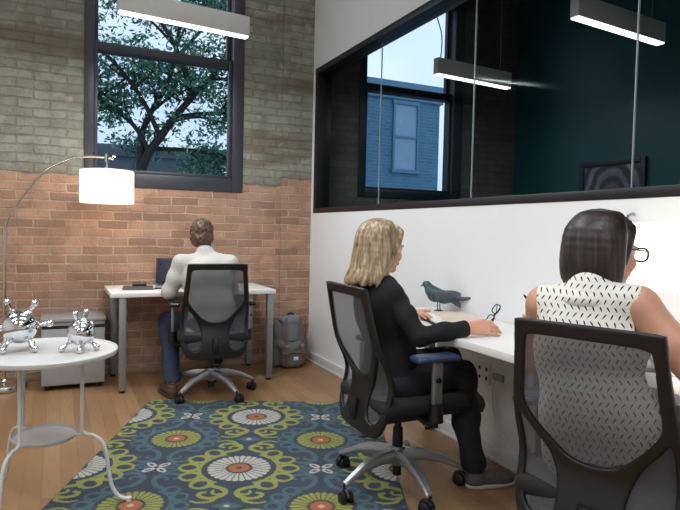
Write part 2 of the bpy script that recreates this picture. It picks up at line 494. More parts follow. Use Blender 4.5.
def mat_shirt():
    t = NT('checked_shirt'); o = t.obj(); x, y, z = t.sep(o)
    a = t.m('SINE', t.m('MULTIPLY', x, 420.0)); b = t.m('SINE', t.m('MULTIPLY', z, 420.0))
    l = t.m('MULTIPLY', t.m('ADD', t.sstep(a, .8, 1.0), t.sstep(b, .8, 1.0)), .35)
    c = t.mix(l, S(196, 194, 186), S(152, 156, 156))
    return t.done(t.bsdf(c, .85, 0, t.bump(t.noise(40, 3, .5, o), .25, .006)))
M['shirt'] = mat_shirt()
SKY, LP1, LP2, LP3, LP4, LP5, LFL, LDL, EXPO = 1.25, 25, 3, 8, 7, 17.5, 4, 6, 0.0

# ------------------------------------------------------------------ the room
TOP = 4.3
def holed_wall(x0, x1, y0, y1, z1, hole):
    b = MB(); hx0, hx1, hz0, hz1 = hole
    b.rect((x0, y0, 0), (hx0, y1, z1)); b.rect((hx1, y0, 0), (x1, y1, z1))
    b.rect((hx0, y0, 0), (hx1, y1, hz0)); b.rect((hx0, y0, hz1), (hx1, y1, z1)); return b
struct('floor', MB().rect((-5.1, -8.1, -.1), (2.6, .3, 0)), M['floor'])
struct('ceiling', MB().rect((-5.1, -8.1, TOP), (2.6, .3, TOP+.1)), M['ceiling'])
struct('wall_back', holed_wall(-5.1, .06, 0, .3, TOP, (-1.988, -.668, 1.566, 3.80)), M['brick'])
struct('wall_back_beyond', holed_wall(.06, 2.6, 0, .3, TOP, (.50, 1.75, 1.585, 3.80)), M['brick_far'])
struct('wall_left', MB().rect((-5.2, -8.1, 0), (-5.0, 0, TOP)), M['white_paint'])
struct('wall_front', MB().rect((-5.0, -8.2, 0), (2.49, -8.0, TOP)), M['white_paint'])
struct('wall_beyond', MB().rect((2.49, -8.0, 0), (2.6, 0, TOP)), M['teal'])
b = MB(); b.rect((0, -8.0, 0), (.12, 0, 1.402)); b.rect((0, -8.0, 2.746), (.12, 0, TOP)); b.rect((0, -.076, 1.402), (.12, 0, 2.746))
struct('wall_right', b, M['white_paint'])
struct('trim_1', MB().rect((-.30, -.022, 0), (-.0, 0, TOP)), M['brick_pier'])          # brick pier beside the corner
M['base_grey'] = plain('baseboard_paint', S(222, 223, 224), .5, var=.01)
b = MB(); b.rect((-.016, -8.0, 0), (0, -.022, .088), .003); b.rect((-.026, -8.0, 0), (-.016, -.022, .02), .003)
struct('baseboard_right', b, M['base_grey'])
struct('baseboard_back', MB().rect((-5, -.02, 0), (-.3, 0, .045), .004), plain('baseboard_brown', S(150, 128, 108), .6, var=.04))

# glazed partition above the white wall
b = MB()
b.rect((-.005, -8.0, 1.402), (.134, -.082, 1.448), .003); b.rect((-.005, -8.0, 2.694), (.134, -.076, 2.746), .003)
b.rect((-.005, -.140, 1.448), (.134, -.082, 2.694), .003)
struct('trim_2', b, M['black_metal'])
JO = [-.136, -1.21, -2.35, -3.455, -4.56, -5.66, -6.76, -8.0]
g = tag(bpy.data.objects.new('window_3', None), kind='structure'); COL.objects.link(g); ORG['window_3'] = (0, 0, 0)
for i in range(7):
    put('glass_pane', MB().rect((.066, JO[i+1]+.002, 1.448), (.074, JO[i]-.002, 2.694)), M['glass_part'], g)
    if 0 < i: put('glass_joint', MB().rect((.065, JO[i]-.0019, 1.448), (.075, JO[i]+.0019, 2.694)), M['glass_edge'], g)

def window(n, x0, x1, z0, z1, gx0, gx1, gz0, mat, rail0, rail1):
    w = tag(bpy.data.objects.new('window_%d' % n, None), kind='structure'); COL.objects.link(w); ORG[w.name] = (0, 0, 0)
    f = MB(); y0, y1 = -.012, .17
    f.rect((x0, y0, z0), (gx0-.03, y1, z1), .006); f.rect((gx1+.03, y0, z0), (x1, y1, z1), .006)
    f.rect((gx0-.03, y0, z0), (gx1+.03, y1, gz0-.03), .006); f.rect((gx0-.03, y0, z1-.09), (gx1+.03, y1, z1), .006)
    put('window_frame', f, mat, w)
    s = MB(); y0, y1 = .03, .085; zt = z1-.09
    s.rect((gx0-.03, y0, gz0-.03), (gx0, y1, rail1), .004); s.rect((gx1, y0, gz0-.03), (gx1+.03, y1, rail1), .004)
    s.rect((gx0, y0, gz0-.03), (gx1, y1, gz0), .004); s.rect((gx0, y0, rail0), (gx1, y1, rail1), .004)
    put('lower_sash', s, mat, w)
    u = MB(); y2, y3 = .095, .145
    u.rect((gx0-.03, y2, rail0), (gx0+.005, y3, zt), .004); u.rect((gx1-.005, y2, rail0), (gx1+.03, y3, zt), .004)
    u.rect((gx0, y2, rail0), (gx1, y3, rail1), .004); u.rect((gx0, y2, zt-.05), (gx1, y3, zt), .004)
    put('upper_sash', u, mat, w)
    put('pane', MB().rect((gx0, .055, gz0), (gx1, .061, rail0)), M['glass'], w)
    put('pane', MB().rect((gx0, .118, rail1), (gx1, .124, zt-.05)), M['glass'], w)
window(1, -1.988, -.668, 1.566, 3.80, -1.884, -.797, 1.712, M['win_frame'], 2.672, 2.742)
window(2, .50, 1.75, 1.585, 3.80, .61, 1.60, 1.695, M['win_frame_dark'], 2.655, 2.725)

# ------------------------------------------------------------------ rug
def build_rug():
    O = V(-1.58, -.907); e1 = nrm((.9175, -.3978)); e2 = V(e1[1], -e1[0])
    W, L, h = 1.60, 2.35, .0055
    s = np.arange(0, W+h/2, h); t = np.arange(0, L+h/2, h); ns, ntt = len(s), len(t)
    SS, TT = np.meshgrid(s, t, indexing='ij')
    navy, lime, teal = S(40, 56, 74), S(148, 152, 70), S(64, 98, 108)
    white, orng, olive, pink = S(192, 189, 180), S(172, 96, 54), S(56, 62, 52), S(214, 172, 150)
    C = np.zeros(SS.shape+(4,)); C[:] = navy
    def paint(mask, col): C[mask] = col
    ps, pt = .84, .84
    wrap = lambda a, p: (a+p/2) % p-p/2
    u, v = wrap(SS+.048, ps), wrap(TT-.36, pt)
    u2, v2 = wrap(SS+.048-ps/2, ps), wrap(TT-.36-pt/2, pt)
    def stroke(x, y, pts, w0, w1):
        P = np.array(catmull([(a, b, 0) for a, b in pts], 5))[:, :2]; m = np.zeros(x.shape, bool); n = len(P)-1
        for i in range(n):
            a, b = P[i], P[i+1]; d = b-a; q = np.clip(((x-a[0])*d[0]+(y-a[1])*d[1])/max(d@d, 1e-9), 0, 1)
            w = w0+(w1-w0)*(i+.5)/n
            m |= (x-a[0]-q*d[0])**2+(y-a[1]-q*d[1])**2 < w*w
        return m
    def scallop(x, y, r0, r1, col, half, bw=.018):
        r = np.hypot(x, y); th = np.arctan2(y, np.abs(x)); K = 5; st = 2*half/K
        band = np.abs(th) < half
        paint(band & (r > r0) & (r < r0+bw), col)
        for k in range(K):
            a = -half+st*(k+.5); lx, ly = math.cos(a), math.sin(a); rm = (r0+r1)/2+.012
            px = np.abs(x)*lx+y*ly-rm; py = -np.abs(x)*ly+y*lx; rr = (r1-r0)/2+.012; rt = rm*math.tan(st/2)*1.02
            e = (px/rr)**2+(py/rt)**2
            paint(e < 1, col)
        for k in range(K):
            a = -half+st*(k+.5); lx, ly = math.cos(a), math.sin(a); rm = (r0+r1)/2+.018
            px = np.abs(x)*lx+y*ly-rm; py = -np.abs(x)*ly+y*lx; rr = (r1-r0)/2-.010; rt = rm*math.tan(st/2)*.52
            paint((px/rr)**2+(py/rt)**2 < 1, navy)
    def scrolls(x, y, r0, col):
        X, Y = np.abs(x), np.abs(y); k = r0/.2
        A = [(.155*k, .145*k), (.115*k, .20*k), (.055, .235*k), (.028, .275), (.04, .32), (.09, .345), (.135, .33), (.145, .30), (.125, .285)]
        paint(stroke(X, Y, A, .016, .011), col)
        B = [(.035, .30), (.07, .305), (.09, .285), (.085, .268)]
        paint(stroke(X, Y, B, .010, .007), col)
        D = [(.06, .335), (.08, .375), (.13, .39), (.17, .375)]
        paint(stroke(X, Y, D, .012, .006), col)
    scrolls(u2, v2, .172, teal); scallop(u2, v2, .162, .232, teal, 1.05, .010)
    # teal arms and white stars between the small flowers
    paint(stroke(np.abs(u2), np.abs(v), [(.03, .008), (.09, .012), (.13, .03), (.165, .02)], .008, .004), teal)
    for sg in (1, -1):
        a = (u2+sg*v)/math.sqrt(2); b2 = (u2-sg*v)/math.sqrt(2)
        e = ((np.abs(a)-.046)/.036)**2+(b2/.020)**2
        paint(e < 1, white); paint(((np.abs(a)-.048)/.018)**2+(b2/.007)**2 < 1, navy)
    paint(np.hypot(u2, v) < .012, navy)
    scrolls(u, v, .205, lime); scallop(u, v, .19, .285, lime, 1.12)
    def flower(x, y, R, n, col, line, lw, core, inner):
        r = np.hypot(x, y); th = np.arctan2(y, x)
        paint(r < R+.018, navy); paint(r < R+.005*np.cos(n*th), col)
        dl = np.abs(wrap(th, 2*PI/n)); ed = np.abs(PI/n-dl)*r
        paint((ed < lw) & (r < R+.004) & (r > core), line)
        paint(r < core+.014, olive); paint(r < core, orng); paint(r < core*.30, inner)
    flower(u, v, .158, 28, white, S(70, 76, 84), .0030, .054, olive)
    flower(u2, v2, .137, 26, lime, olive, .0026, .050, pink)
    dd = np.abs(u)/.075+np.abs(v2)/.042
    paint(dd < 1.25, navy); paint(dd < 1, teal); paint(np.hypot(u, v2) < .013, white)
    edge = (SS < .008) | (SS > W-.008) | (TT < .008) | (TT > L-.008); paint(edge, S(64, 82, 92))
    P = np.zeros((ns*ntt, 3)); xy = O+SS[..., None]*e1+TT[..., None]*e2
    P[:, :2] = xy.reshape(-1, 2); z = np.full(SS.shape, .011); z[0, :] = z[-1, :] = .001; z[:, 0] = z[:, -1] = .001
    P[:, 2] = z.reshape(-1)
    I = np.arange(ns*ntt).reshape(ns, ntt)
    F = np.stack([I[:-1, :-1], I[:-1, 1:], I[1:, 1:], I[1:, :-1]], -1).reshape(-1, 4)
    t = NT('rug_pile'); at = t.n('ShaderNodeVertexColor', layer_name='Col'); o = t.obj()
    nz = t.noise(260, 2, .5, o); nb = t.noise(9, 2, .5, o)
    c = t.mix(t.m('MULTIPLY', nz, .35), at.outputs[0], (.02, .02, .025, 1)); c = t.mix(t.m('MULTIPLY', nb, .12), c, (.3, .3, .3, 1))
    mat = t.done(t.bsdf(c, .95, 0, t.bump(nz, .5, .004)))
    me = mk_mesh('rug', P, F, mat, None, None)
    if me.polygons[0].normal.z < 0: me.flip_normals()
    ca = me.color_attributes.new('Col', 'FLOAT_COLOR', 'POINT'); ca.data.foreach_set('color', C.reshape(-1).astype(np.float32))
    c0 = O+e1*W/2+e2*L/2
    o = link('rug', me, None, (c0[0], c0[1], 0))
    tag(o, 'navy, lime and teal medallion patterned rug on the wooden floor', 'rug')
build_rug()

# ------------------------------------------------------------------ pendants
def pendant(x, y, z, rot, L, label, cord=0, dim=1):
    t = thing('pendant_light', label, 'ceiling light', (x, y, z), 'linear pendant lights')
    R = rotz(rot); ex = R @ V(1, 0, 0); c = V(x, y, z)
    b = MB(); b.box(c+V(0, 0, .075), (L/2, .033, .068), R, .004); put('housing', b, M['pendant_body'], t)
    put('diffuser', MB().box(c+V(0, 0, .004), (L/2-.006, .029, .006), R, .002), M['lamp_strip'], t)
    for s in (-1, 1):
        p = c+ex*s*(L/2-.12)
        put('suspension_wire', MB().cyl(p+V(0, 0, .14), (p[0], p[1], TOP), .0018, 6), M['silver'], t)
    if cord:
        a = c-ex*(L/2-.05)+V(0, 0, .14)
        P = catmull([a, a+V(.005, 0, .2), a+V(-.07, 0, .42), a+V(-.09, 0, .7), a+V(-.05, 0, 1.0), V(a[0]-.05, a[1], TOP)], 8)
        put('power_cord', MB().tube(P, .005, 8), M['silver'], t)
    return t
pendant(-1.395, -1.12, 2.60, .10, .885, 'white linear pendant lamp hanging before the left tree window', 0)
pendant(1.185, -.905, 2.60, .085, .875, 'grey linear pendant lamp with slack cord behind the glass, beside the far window', 1)
pendant(1.19, -2.43, 2.60, .09, .93, 'grey linear pendant lamp behind the glass in front of the teal wall', 0)

# picture on the teal wall, seen through the glass
t = thing('picture_frame', 'dark framed round-motif artwork hanging on the teal wall behind the glass', 'picture', (2.49, -1.33, 1.60))
b = MB(); y0, y1, z0, z1 = -1.69, -.97, 1.30, 1.955
for lo, hi in (((2.455, y0, z0), (2.489, y0+.05, z1)), ((2.455, y1-.05, z0), (2.489, y1, z1)), ((2.455, y0+.05, z0), (2.489, y1-.05, z0+.05)), ((2.455, y0+.05, z1-.05), (2.489, y1-.05, z1))):
    b.rect(lo, hi, .004)
put('frame', b, M['black_metal'], t)
q = NT('abstract_print'); o_ = q.obj(); x_, y_, z_ = q.sep(o_)
rr = q.m('SQRT', q.m('ADD', q.m('POWER', q.m('MULTIPLY', y_, 1.25), 2.0), q.m('POWER', z_, 2.0)))
w_ = q.m('SINE', q.m('MULTIPLY', q.m('ADD', rr, q.m('MULTIPLY', q.noise(5, 3, .6, o_), .12)), 48.0))
c_ = q.mix(q.m('MULTIPLY', q.sstep(w_, -.6, .8), q.noise(7, 4, .7, o_)), S(52, 54, 66), S(150, 152, 160))
c_ = q.mix(q.m('MULTIPLY', q.sstep(rr, .25, .08), .6), c_, S(96, 56, 62))
q_print = q.done(q.bsdf(c_, .5))
put('print', MB().rect((2.47, y0+.05, z0+.05), (2.476, y1-.05, z1-.05)), q_print, t)

# ------------------------------------------------------------------ the man's desk and the long wall desks
def square_leg_desk(name, label, x0, x1, y0, y1, z, legs, th=.035, rail=True, group=None):
    t = thing(name, label, 'desk', ((x0+x1)/2, (y0+y1)/2, 0), group)
    put('desktop', MB().rect((x0, y0, z-th), (x1, y1, z), .004), M['laminate'], t)
    for (lx, ly) in legs:
        l = put('leg', MB().rect((lx-.025, ly-.025, .02), (lx+.025, ly+.025, z-th), .003), M['silver_dark'], t)
        put('foot', MB().cyl((lx, ly, 0), (lx, ly, .02), .018, 12), M['rubber'], l)
    if rail:
        b = MB(); xs = [l[0] for l in legs]; ys = [l[1] for l in legs]
        for y in (min(ys), max(ys)): b.rect((min(xs)+.025, y-.015, z-th-.04), (max(xs)-.025, y+.015, z-th))
        for x in (min(xs), max(xs)): b.rect((x-.015, min(ys)+.025, z-th-.04), (x+.015, max(ys)-.025, z-th))
        put('under_frame', b, M['silver_dark'], t)
    return t
square_leg_desk('office_desk', 'white topped desk on square grey legs under the tree window', -1.83, -.562, -.66, -.03, .750,
    [(-1.742, -.622), (-.602, -.622), (-1.76, -.07), (-.605, -.07)], rail=False)
square_leg_desk('office_desk', 'white desk along the right wall where the blonde woman in black sits', -.565, -.018, -3.575, -2.11, .770,
    [(-.52, -3.525), (-.52, -2.15), (-.06, -3.525), (-.06, -2.15)], rail=False, th=.035)
square_leg_desk('office_desk', 'white desk along the right wall where the dark haired woman sits', -.49, -.018, -4.86, -3.580, .770,
    [(-.44, -3.64), (-.44, -4.82), (-.06, -3.64), (-.06, -4.82)], rail=False, th=.035)

# ------------------------------------------------------------------ filing cabinet
t = thing('filing_cabinet', 'grey metal drawer pedestal against the brick wall beside the desk', 'cabinet', (-2.065, -.21, 0))
b = MB(); b.rect((-2.285, -.385, .035), (-1.845, -.03, .515), .004); put('body', b, M['grey_cab'], t)
put('top_panel', MB().rect((-2.29, -.408, .515), (-1.84, -.025, .54), .004), M['grey_cab_top'], t)
for z0, z1 in ((.045, .462),):
    d = put('drawer', MB().rect((-2.28, -.405, z0), (-1.85, -.386, z1), .003), M['grey_cab'], t)
d = put('drawer', MB().rect((-2.28, -.400, .487), (-1.85, -.386, .512), .003), M['grey_cab'], t)
put('handle_recess', MB().rect((-2.28, -.392, .464), (-1.85, -.386, .486)), M['dark_gap'], t)
for x in (-2.24, -1.89):
    for y in (-.34, -.07): put('foot', MB().cyl((x, y, 0), (x, y, .036), .02, 12), M['rubber'], t)

# ------------------------------------------------------------------ round white metal table
TC = V(-2.226, -2.371, 0)
t = thing('side_table', 'round white metal table with three curved legs and a lower shelf', 'table', (TC[0], TC[1], 0))
put('tabletop', MB().lathe([(0, .667), (.286, .667), (.297, .671), (.301, .679), (.301, .690), (.298, .693), (.294, .691), (.291, .687), (0, .687)], TC, 72), M['white_metal'], t)
M['shelf_grey'] = plain('shelf_enamel', S(196, 197, 200), .35, var=.02, nscale=12)
put('shelf', MB().lathe([(0, .304), (.128, .304), (.132, .308), (.134, .320), (.130, .322), (.126, .312), (0, .311)], TC, 56), M['shelf_grey'], t)
for a in (-20, -124, 124):
    a = math.radians(a); d = V(math.cos(a), math.sin(a), 0)
    pr = [(.168, .668), (.161, .645), (.159, .52), (.159, .38), (.161, .334), (.175, .318), (.208, .310), (.244, .282), (.265, .22), (.276, .14), (.292, .075), (.322, .033), (.362, .0225)]
    b = MB(); b.tube([TC+d*q[0]+V(0, 0, q[1]) for q in catmull([(r, z, 0) for r, z in pr], 5)], .0085, 12)
    b.tube([TC+d*.131+V(0, 0, .313), TC+d*.161+V(0, 0, .317)], .006, 8)
    b.cyl(TC+d*.362+V(0, 0, .0115), TC+d*.362+V(0, 0, .03), .012, 14)
    put('leg', b, M['white_metal'], t)

# chrome jack sculptures on the table
RIGHT = V(.902, -.431, 0); AWAY = V(.431, .902, 0); UP = V(0, 0, 1)
def jack(label, c, R, rods, rod_len, br):
    zt = .687
    t = thing('jack_sculpture', label, 'sculpture', (c[0], c[1], zt), 'chrome jack sculptures on the round table')
    C = V(c[0], c[1], 0)
    low = [nrm(RIGHT*a+UP*b+AWAY*g) for a, b, g in rods if b < -.3]
    cz = zt+br+max(-(d[2])*(R+rod_len) for d in low); C[2] = cz
    put('ball', MB().ball(C, R, 32), M['chrome'], t)
    for a, b_, g in rods:
        d = nrm(RIGHT*a+UP*b_+AWAY*g)
        if b_ < -.3:      # every standing foot reaches the table
            L = (cz-zt-br)/(-d[2])
        else: L = R+rod_len
        m = MB(); m.cyl(C+d*R*.9, C+d*L, .0065, 12); m.cyl(C+d*R*.93, C+d*R*1.10, .017, 16, .010); m.cyl(C+d*(L-br*1.9), C+d*(L-br*.6), .008, 12, .011)
        p = put('rod', m, M['chrome'], t)
        put('tip', MB().ball(C+d*L, br, 20), M['chrome'], p)
jack('larger chrome jack ball with rod feet, on the left of the round table', (-2.325, -2.332), .072,
     [(-.72, -.85, -.45), (-.30, -.9, -.75), (.78, -.85, -.25), (.12, -.85, .75), (-.48, .95, .0), (.60, 1.0, .1), (1.0, .10, .35), (-.9, .0, -.75)], .048, .0155)
jack('smaller chrome jack ball with rod feet, at the right edge of the round table', (-2.083, -2.425), .056,
     [(-.85, -.85, -.4), (.25, -.85, -.7), (.75, -.85, .3), (-.25, -.8, .7), (.18, 1.0, .2), (-.10, .9, -.35), (.1, .25, .95)], .036, .0135)

# ------------------------------------------------------------------ arc floor lamp
LB = V(-2.535, -.20, 0)
t = thing('arc_floor_lamp', 'arching nickel floor lamp with lit white drum shade by the brick wall', 'lamp', tuple(LB))
put('base', MB().lathe([(0, 0), (.15, 0), (.156, .006), (.156, .03), (.150, .042), (.12, .054), (.03, .062), (.02, .075), (0, .075)], LB, 48), M['nickel'], t)
put('pole', MB().cyl(LB+V(0, 0, .06), LB+V(.005, -.01, 1.16), .0125, 16), M['nickel'], t)
put('collar', MB().cyl(LB+V(.005, -.01, 1.13), LB+V(.005, -.012, 1.20), .0165, 16), M['nickel'], t)
SCN = V(-1.836, -.36, 0)
arc = catmull([(-2.530, -.21, 1.16), (-2.51, -.215, 1.27), (-2.425, -.235, 1.425), (-2.27, -.27, 1.63), (-2.105, -.31, 1.728), (-1.985, -.335, 1.760), (-1.85, -.355, 1.762), (-1.79, -.365, 1.752)], 10)
put('arm', MB().tube(arc, .0085, 12), M['nickel'], t)
b = MB(); b.cyl((-1.84, -.358, 1.79), (-1.84, -.358, 1.73), .016, 14); b.cyl(SCN+V(0, 0, 1.735), SCN+V(0, 0, 1.67), .009, 12); b.cyl(SCN+V(0, 0, 1.69), SCN+V(0, 0, 1.63), .022, 16)
b.cyl((-1.80, -.372, 1.775), (-1.775, -.378, 1.775), .010, 12)
put('fitting', b, M['nickel'], t)
def drum(c, r0, r1, z0, z1, th=.003, n=64):
    return MB().lathe([(r0, z0), (r1, z1), (r1-th, z1), (r0-th, z0), (r0, z0)], c, n)
def open_lathe(prof, c, n=64):
    m = MB(); vv = []; f = []
    for r, z in prof:
        for k in range(n): a = 2*PI*k/n; vv.append((c[0]+r*math.cos(a), c[1]+r*math.sin(a), z))
    N = len(prof)
    for i in range(N-1):
        for k in range(n): l = (k+1) % n; f.append((i*n+k, i*n+l, (i+1)*n+l, (i+1)*n+k))
    return m.add(vv, f)
sh = put('lamp_shade', open_lathe([(.195, 1.412), (.195, 1.662), (.192, 1.662), (.192, 1.412), (.195, 1.412)], SCN), M['shade'], t)
put('shade_ring', MB().tube([SCN+V(.194*math.cos(a), .194*math.sin(a), 1.414) for a in np.linspace(0, 2*PI, 49)[:-1]], .0035, 8, closed=True), M['white_metal'], sh)
b = MB(); b.tube([SCN+V(.194*math.cos(a), .194*math.sin(a), 1.66) for a in np.linspace(0, 2*PI, 49)[:-1]], .0035, 8, closed=True)
for k in range(3):
    a = 2*PI*k/3; b.tube([SCN+V(0, 0, 1.655), SCN+V(.193*math.cos(a), .193*math.sin(a), 1.658)], .002, 6)
put('shade_ring', b, M['white_metal'], sh)
M['bulb'] = emis('bulb', (1, .86, .68, 1), 6)
put('bulb', MB().ball(SCN+V(0, 0, 1.575), (.03, .03, .045), 20), M['bulb'], t)

# lit desk lamp at the right edge
LC = V(-.262, -3.815, 0)
t = thing('desk_lamp', 'glowing white shaded desk lamp on the dark haired woman\'s desk at the right edge', 'lamp', (LC[0], LC[1], .77))
put('base', MB().lathe([(0, .77), (.062, .77), (.066, .775), (.064, .785), (.02, .797), (.010, .81), (0, .81)], LC, 40), M['silver'], t)
put('stem', MB().cyl(LC+V(0, 0, .80), LC+V(0, 0, 1.15), .008, 14), M['silver'], t)
put('lamp_shade', open_lathe([(.122, 1.058), (.078, 1.292), (.075, 1.292), (.119, 1.058), (.122, 1.058)], LC), M['shade2'], t)
put('bulb', MB().ball(LC+V(0, 0, 1.17), (.028, .028, .04), 18), M['bulb'], t)
b = MB(); b.tube([V(-.002, -3.515, 1.305), V(-.03, -3.52, 1.312), V(-.035, -3.525, 1.328), V(-.012, -3.53, 1.338), V(-.002, -3.53, 1.336)], .006, 8)
tag(put('wall_hook', b, M['silver'], None, (-.002, -3.52, 1.35)), 'small grey hook on the white wall above the glowing lamp', 'hook')

# ------------------------------------------------------------------ office chair
def poly_sd(px, pz, P):
    P = np.array(P)[:, :2]; d = np.full(px.shape, 1e9); s = np.zeros(px.shape, bool); n = len(P)
    for i in range(n):
        a, b = P[i], P[(i+1) % n]; e = b-a
        t = np.clip(((px-a[0])*e[0]+(pz-a[1])*e[1])/max(e@e, 1e-12), 0, 1)
        d = np.minimum(d, (px-a[0]-t*e[0])**2+(pz-a[1]-t*e[1])**2)
        c = (a[1] > pz) != (b[1] > pz)
        s ^= c & (px < (b[0]-a[0])*(pz-a[1])/(b[1]-a[1]+1e-12)+a[0])
    d = np.sqrt(d); return np.where(s, -d, d)
def sym(P): return P+[(-x, z) for x, z in reversed(P) if abs(x) > 1e-6]
cl = lambda P, n=6: [tuple(q[:2]) for q in catmull([(x, z, 0) for x, z in P], n, True)]
OUT = cl(sym([(0, .996), (.12, .995), (.196, .992), (.207, .979), (.213, .90), (.228, .76), (.240, .62), (.240, .48), (.228, .385), (.19, .326), (.13, .306), (0, .303)]))
UPH = cl(sym([(0, .952), (.10, .951), (.160, .946), (.176, .925), (.186, .82), (.193, .74), (.174, .695), (.128, .638), (.080, .592), (.04, .576), (0, .572)]))
LFH = cl([(-.212, .690), (-.184, .655), (-.137, .595), (-.107, .53), (-.096, .46), (-.104, .402), (-.128, .375), (-.165, .378), (-.200, .415), (-.214, .50), (-.217, .61)])
RTH = [(-x, z) for x, z in reversed(LFH)]
def warp(x, z):
    """backrest curve: forward(+y) offset of the sheet at (x, z)"""
    u = z-.55
    y = -.245+.045*np.exp(-((z-.56)/.12)**2)-np.where(u > 0, .165*u, .05*u)
    return y+.55*x*x*(1-.3*np.clip((z-.8)/.2, 0, 1))
def holes_sd(x, z): return np.minimum(np.minimum(poly_sd(x, z, UPH), poly_sd(x, z, LFH)), poly_sd(x, z, RTH))
def make_chair():
    t = thing('office_chair', None, 'chair', (0, 0, 0), 'black mesh-back office chairs')
    # frame of the backrest
    F = Field((-.25, -.03, .31), (.25, .03, 1.01), .0045)
    X, Z = np.meshgrid(F.ax[0].astype(float), F.ax[2].astype(float), indexing='ij')
    ho = holes_sd(X, Z)
    d2 = np.maximum(poly_sd(X, Z, OUT), -ho)
    yy = F.ax[1].astype(float)[None, :, None]; r = .007
    th = .012
    qx = d2[:, None, :]+r; qy = np.abs(yy)-th+r
    F.D = (np.sqrt(np.maximum(qx, 0)**2+np.maximum(qy, 0)**2)+np.minimum(np.maximum(qx, qy), 0)-r).astype(np.float32)
    v, f = F.mesh(); v[:, 1] += warp(v[:, 0], v[:, 2])
    bk = link('backrest', mk_mesh('backrest', v, f, M['black_plastic'], None, 50), t)
    # mesh cloth in the three openings
    def cloth(P, name):
        xs = np.array([q[0] for q in P]); zs = np.array([q[1] for q in P]); h = .008
        gx = np.arange(xs.min()-.01, xs.max()+.011, h); gz = np.arange(zs.min()-.01, zs.max()+.011, h)
        X, Z = np.meshgrid(gx, gz, indexing='ij'); ins = poly_sd(X, Z, P) < .008
        I = np.arange(X.size).reshape(X.shape); ok = ins[:-1, :-1] & ins[1:, :-1] & ins[1:, 1:] & ins[:-1, 1:]
        Fc = np.stack([I[:-1, :-1], I[1:, :-1], I[1:, 1:], I[:-1, 1:]], -1)[ok]
        vv = np.stack([X, warp(X, Z)+.002, Z], -1).reshape(-1, 3)
        us = np.unique(Fc); mp = -np.ones(len(vv), int); mp[us] = np.arange(len(us))
        tag(link(name, mk_mesh(name, vv[us], mp[Fc], M['mesh'], None, None), bk), 'grey see-through mesh')
    cloth(UPH, 'upper_mesh'); cloth(LFH, 'lower_mesh'); cloth(RTH, 'lower_mesh')
    # seat cushion
    F = Field((-.28, -.27, .35), (.28, .30, .52), .008)
    F.box((0, .02, .450), (.245, .235, .036), None, .034, 0); F.cap((-.19, .23, .446), (.19, .23, .446), .036, .036, .03)
    F.cap((-.215, -.12, .462), (-.215, .17, .462), .026, .022, .03); F.cap((.215, -.12, .462), (.215, .17, .462), .026, .022, .03)
    put_field('seat', F, M['black_fabric'], t)
    b = MB(); b.box((0, .02, .402), (.20, .20, .014), None, .010); put('seat_pan', b, M['black_plastic'], t)
    b = MB(); b.box((0, 0, .362), (.075, .12, .032), None, .016); b.tube(catmull([(0, -.10, .36), (0, -.20, .352), (0, -.245, .39), (0, -.235, .46)], 6), .026, 12)
    b.cyl((.07, .03, .365), (.20, .05, .358), .007, 10); b.box((.215, .052, .357), (.028, .018, .006), None, .004)
    b.cyl((-.07, -.02, .365), (-.17, -.02, .360), .007, 10); b.cyl((-.17, -.02, .36), (-.20, -.02, .36), .014, 12)
    put('tilt_mechanism', b, M['black_plastic'], t)
    b = MB(); b.cyl((0, 0, .10), (0, 0, .345), .017, 18); b.cyl((0, 0, .19), (0, 0, .29), .027, 20, .024); b.cyl((0, 0, .055), (0, 0, .11), .022, 18); put('gas_column', b, M['black_plastic'], t)
    put('hub', MB().lathe([(0, .105), (.030, .105), (.040, .118), (.043, .175), (.036, .198), (0, .198)], (0, 0, 0), 28), M['silver'], t)
    for k in range(5):
        a = 2*PI*k/5+math.radians(CH_A); d = V(math.cos(a), math.sin(a), 0); w = V(-d[1], d[0], 0)
        F = MB(); pr = [(.025, .156, .030, .034), (.12, .158, .024, .026), (.22, .136, .020, .019), (.30, .100, .018, .013), (.332, .086, .016, .010)]
        vv = []; ff = []
        for r_, z_, hw, hh in pr:
            c = d*r_+V(0, 0, z_)
            for (p, q) in ((-1, -.6), (-.7, -1), (.7, -1), (1, -.6), (1, .3), (.6, 1), (-.6, 1), (-1, .3)): vv.append(c+w*hw*p+V(0, 0, hh*q))
        for i in range(len(pr)-1):
            for j in range(8): l = (j+1) % 8; ff.append((i*8+j, i*8+l, (i+1)*8+l, (i+1)*8+j))
        ff.append(tuple(range(7, -1, -1))); ff.append(tuple(32+j for j in range(8)))
        F.add(vv, ff); lg = put('base_leg', F, M['silver'], t)
        c = d*.330; ca = a+CAST[k]; e = V(math.cos(ca), math.sin(ca), 0); s = V(-e[1], e[0], 0); m = MB()
        m.cyl(c+V(0, 0, .05), c+V(0, 0, .088), .008, 10)
        ax = c-e*.016
        for sg in (-1, 1): m.tube([ax+s*sg*.008+V(0, 0, .03), ax+s*sg*.012+V(0, 0, .03), ax+s*sg*.026+V(0, 0, .03), ax+s*sg*.030+V(0, 0, .03)], [.026, .0295, .0295, .024], 20)
        F2 = [ax+V(0, 0, .03)+e*(.031*math.cos(q))+V(0, 0, .031*math.sin(q)) for q in np.linspace(-.1, PI*.9, 10)]
        m.tube(F2, .010, 8)
        put('caster', m, M['black_plastic'], lg)
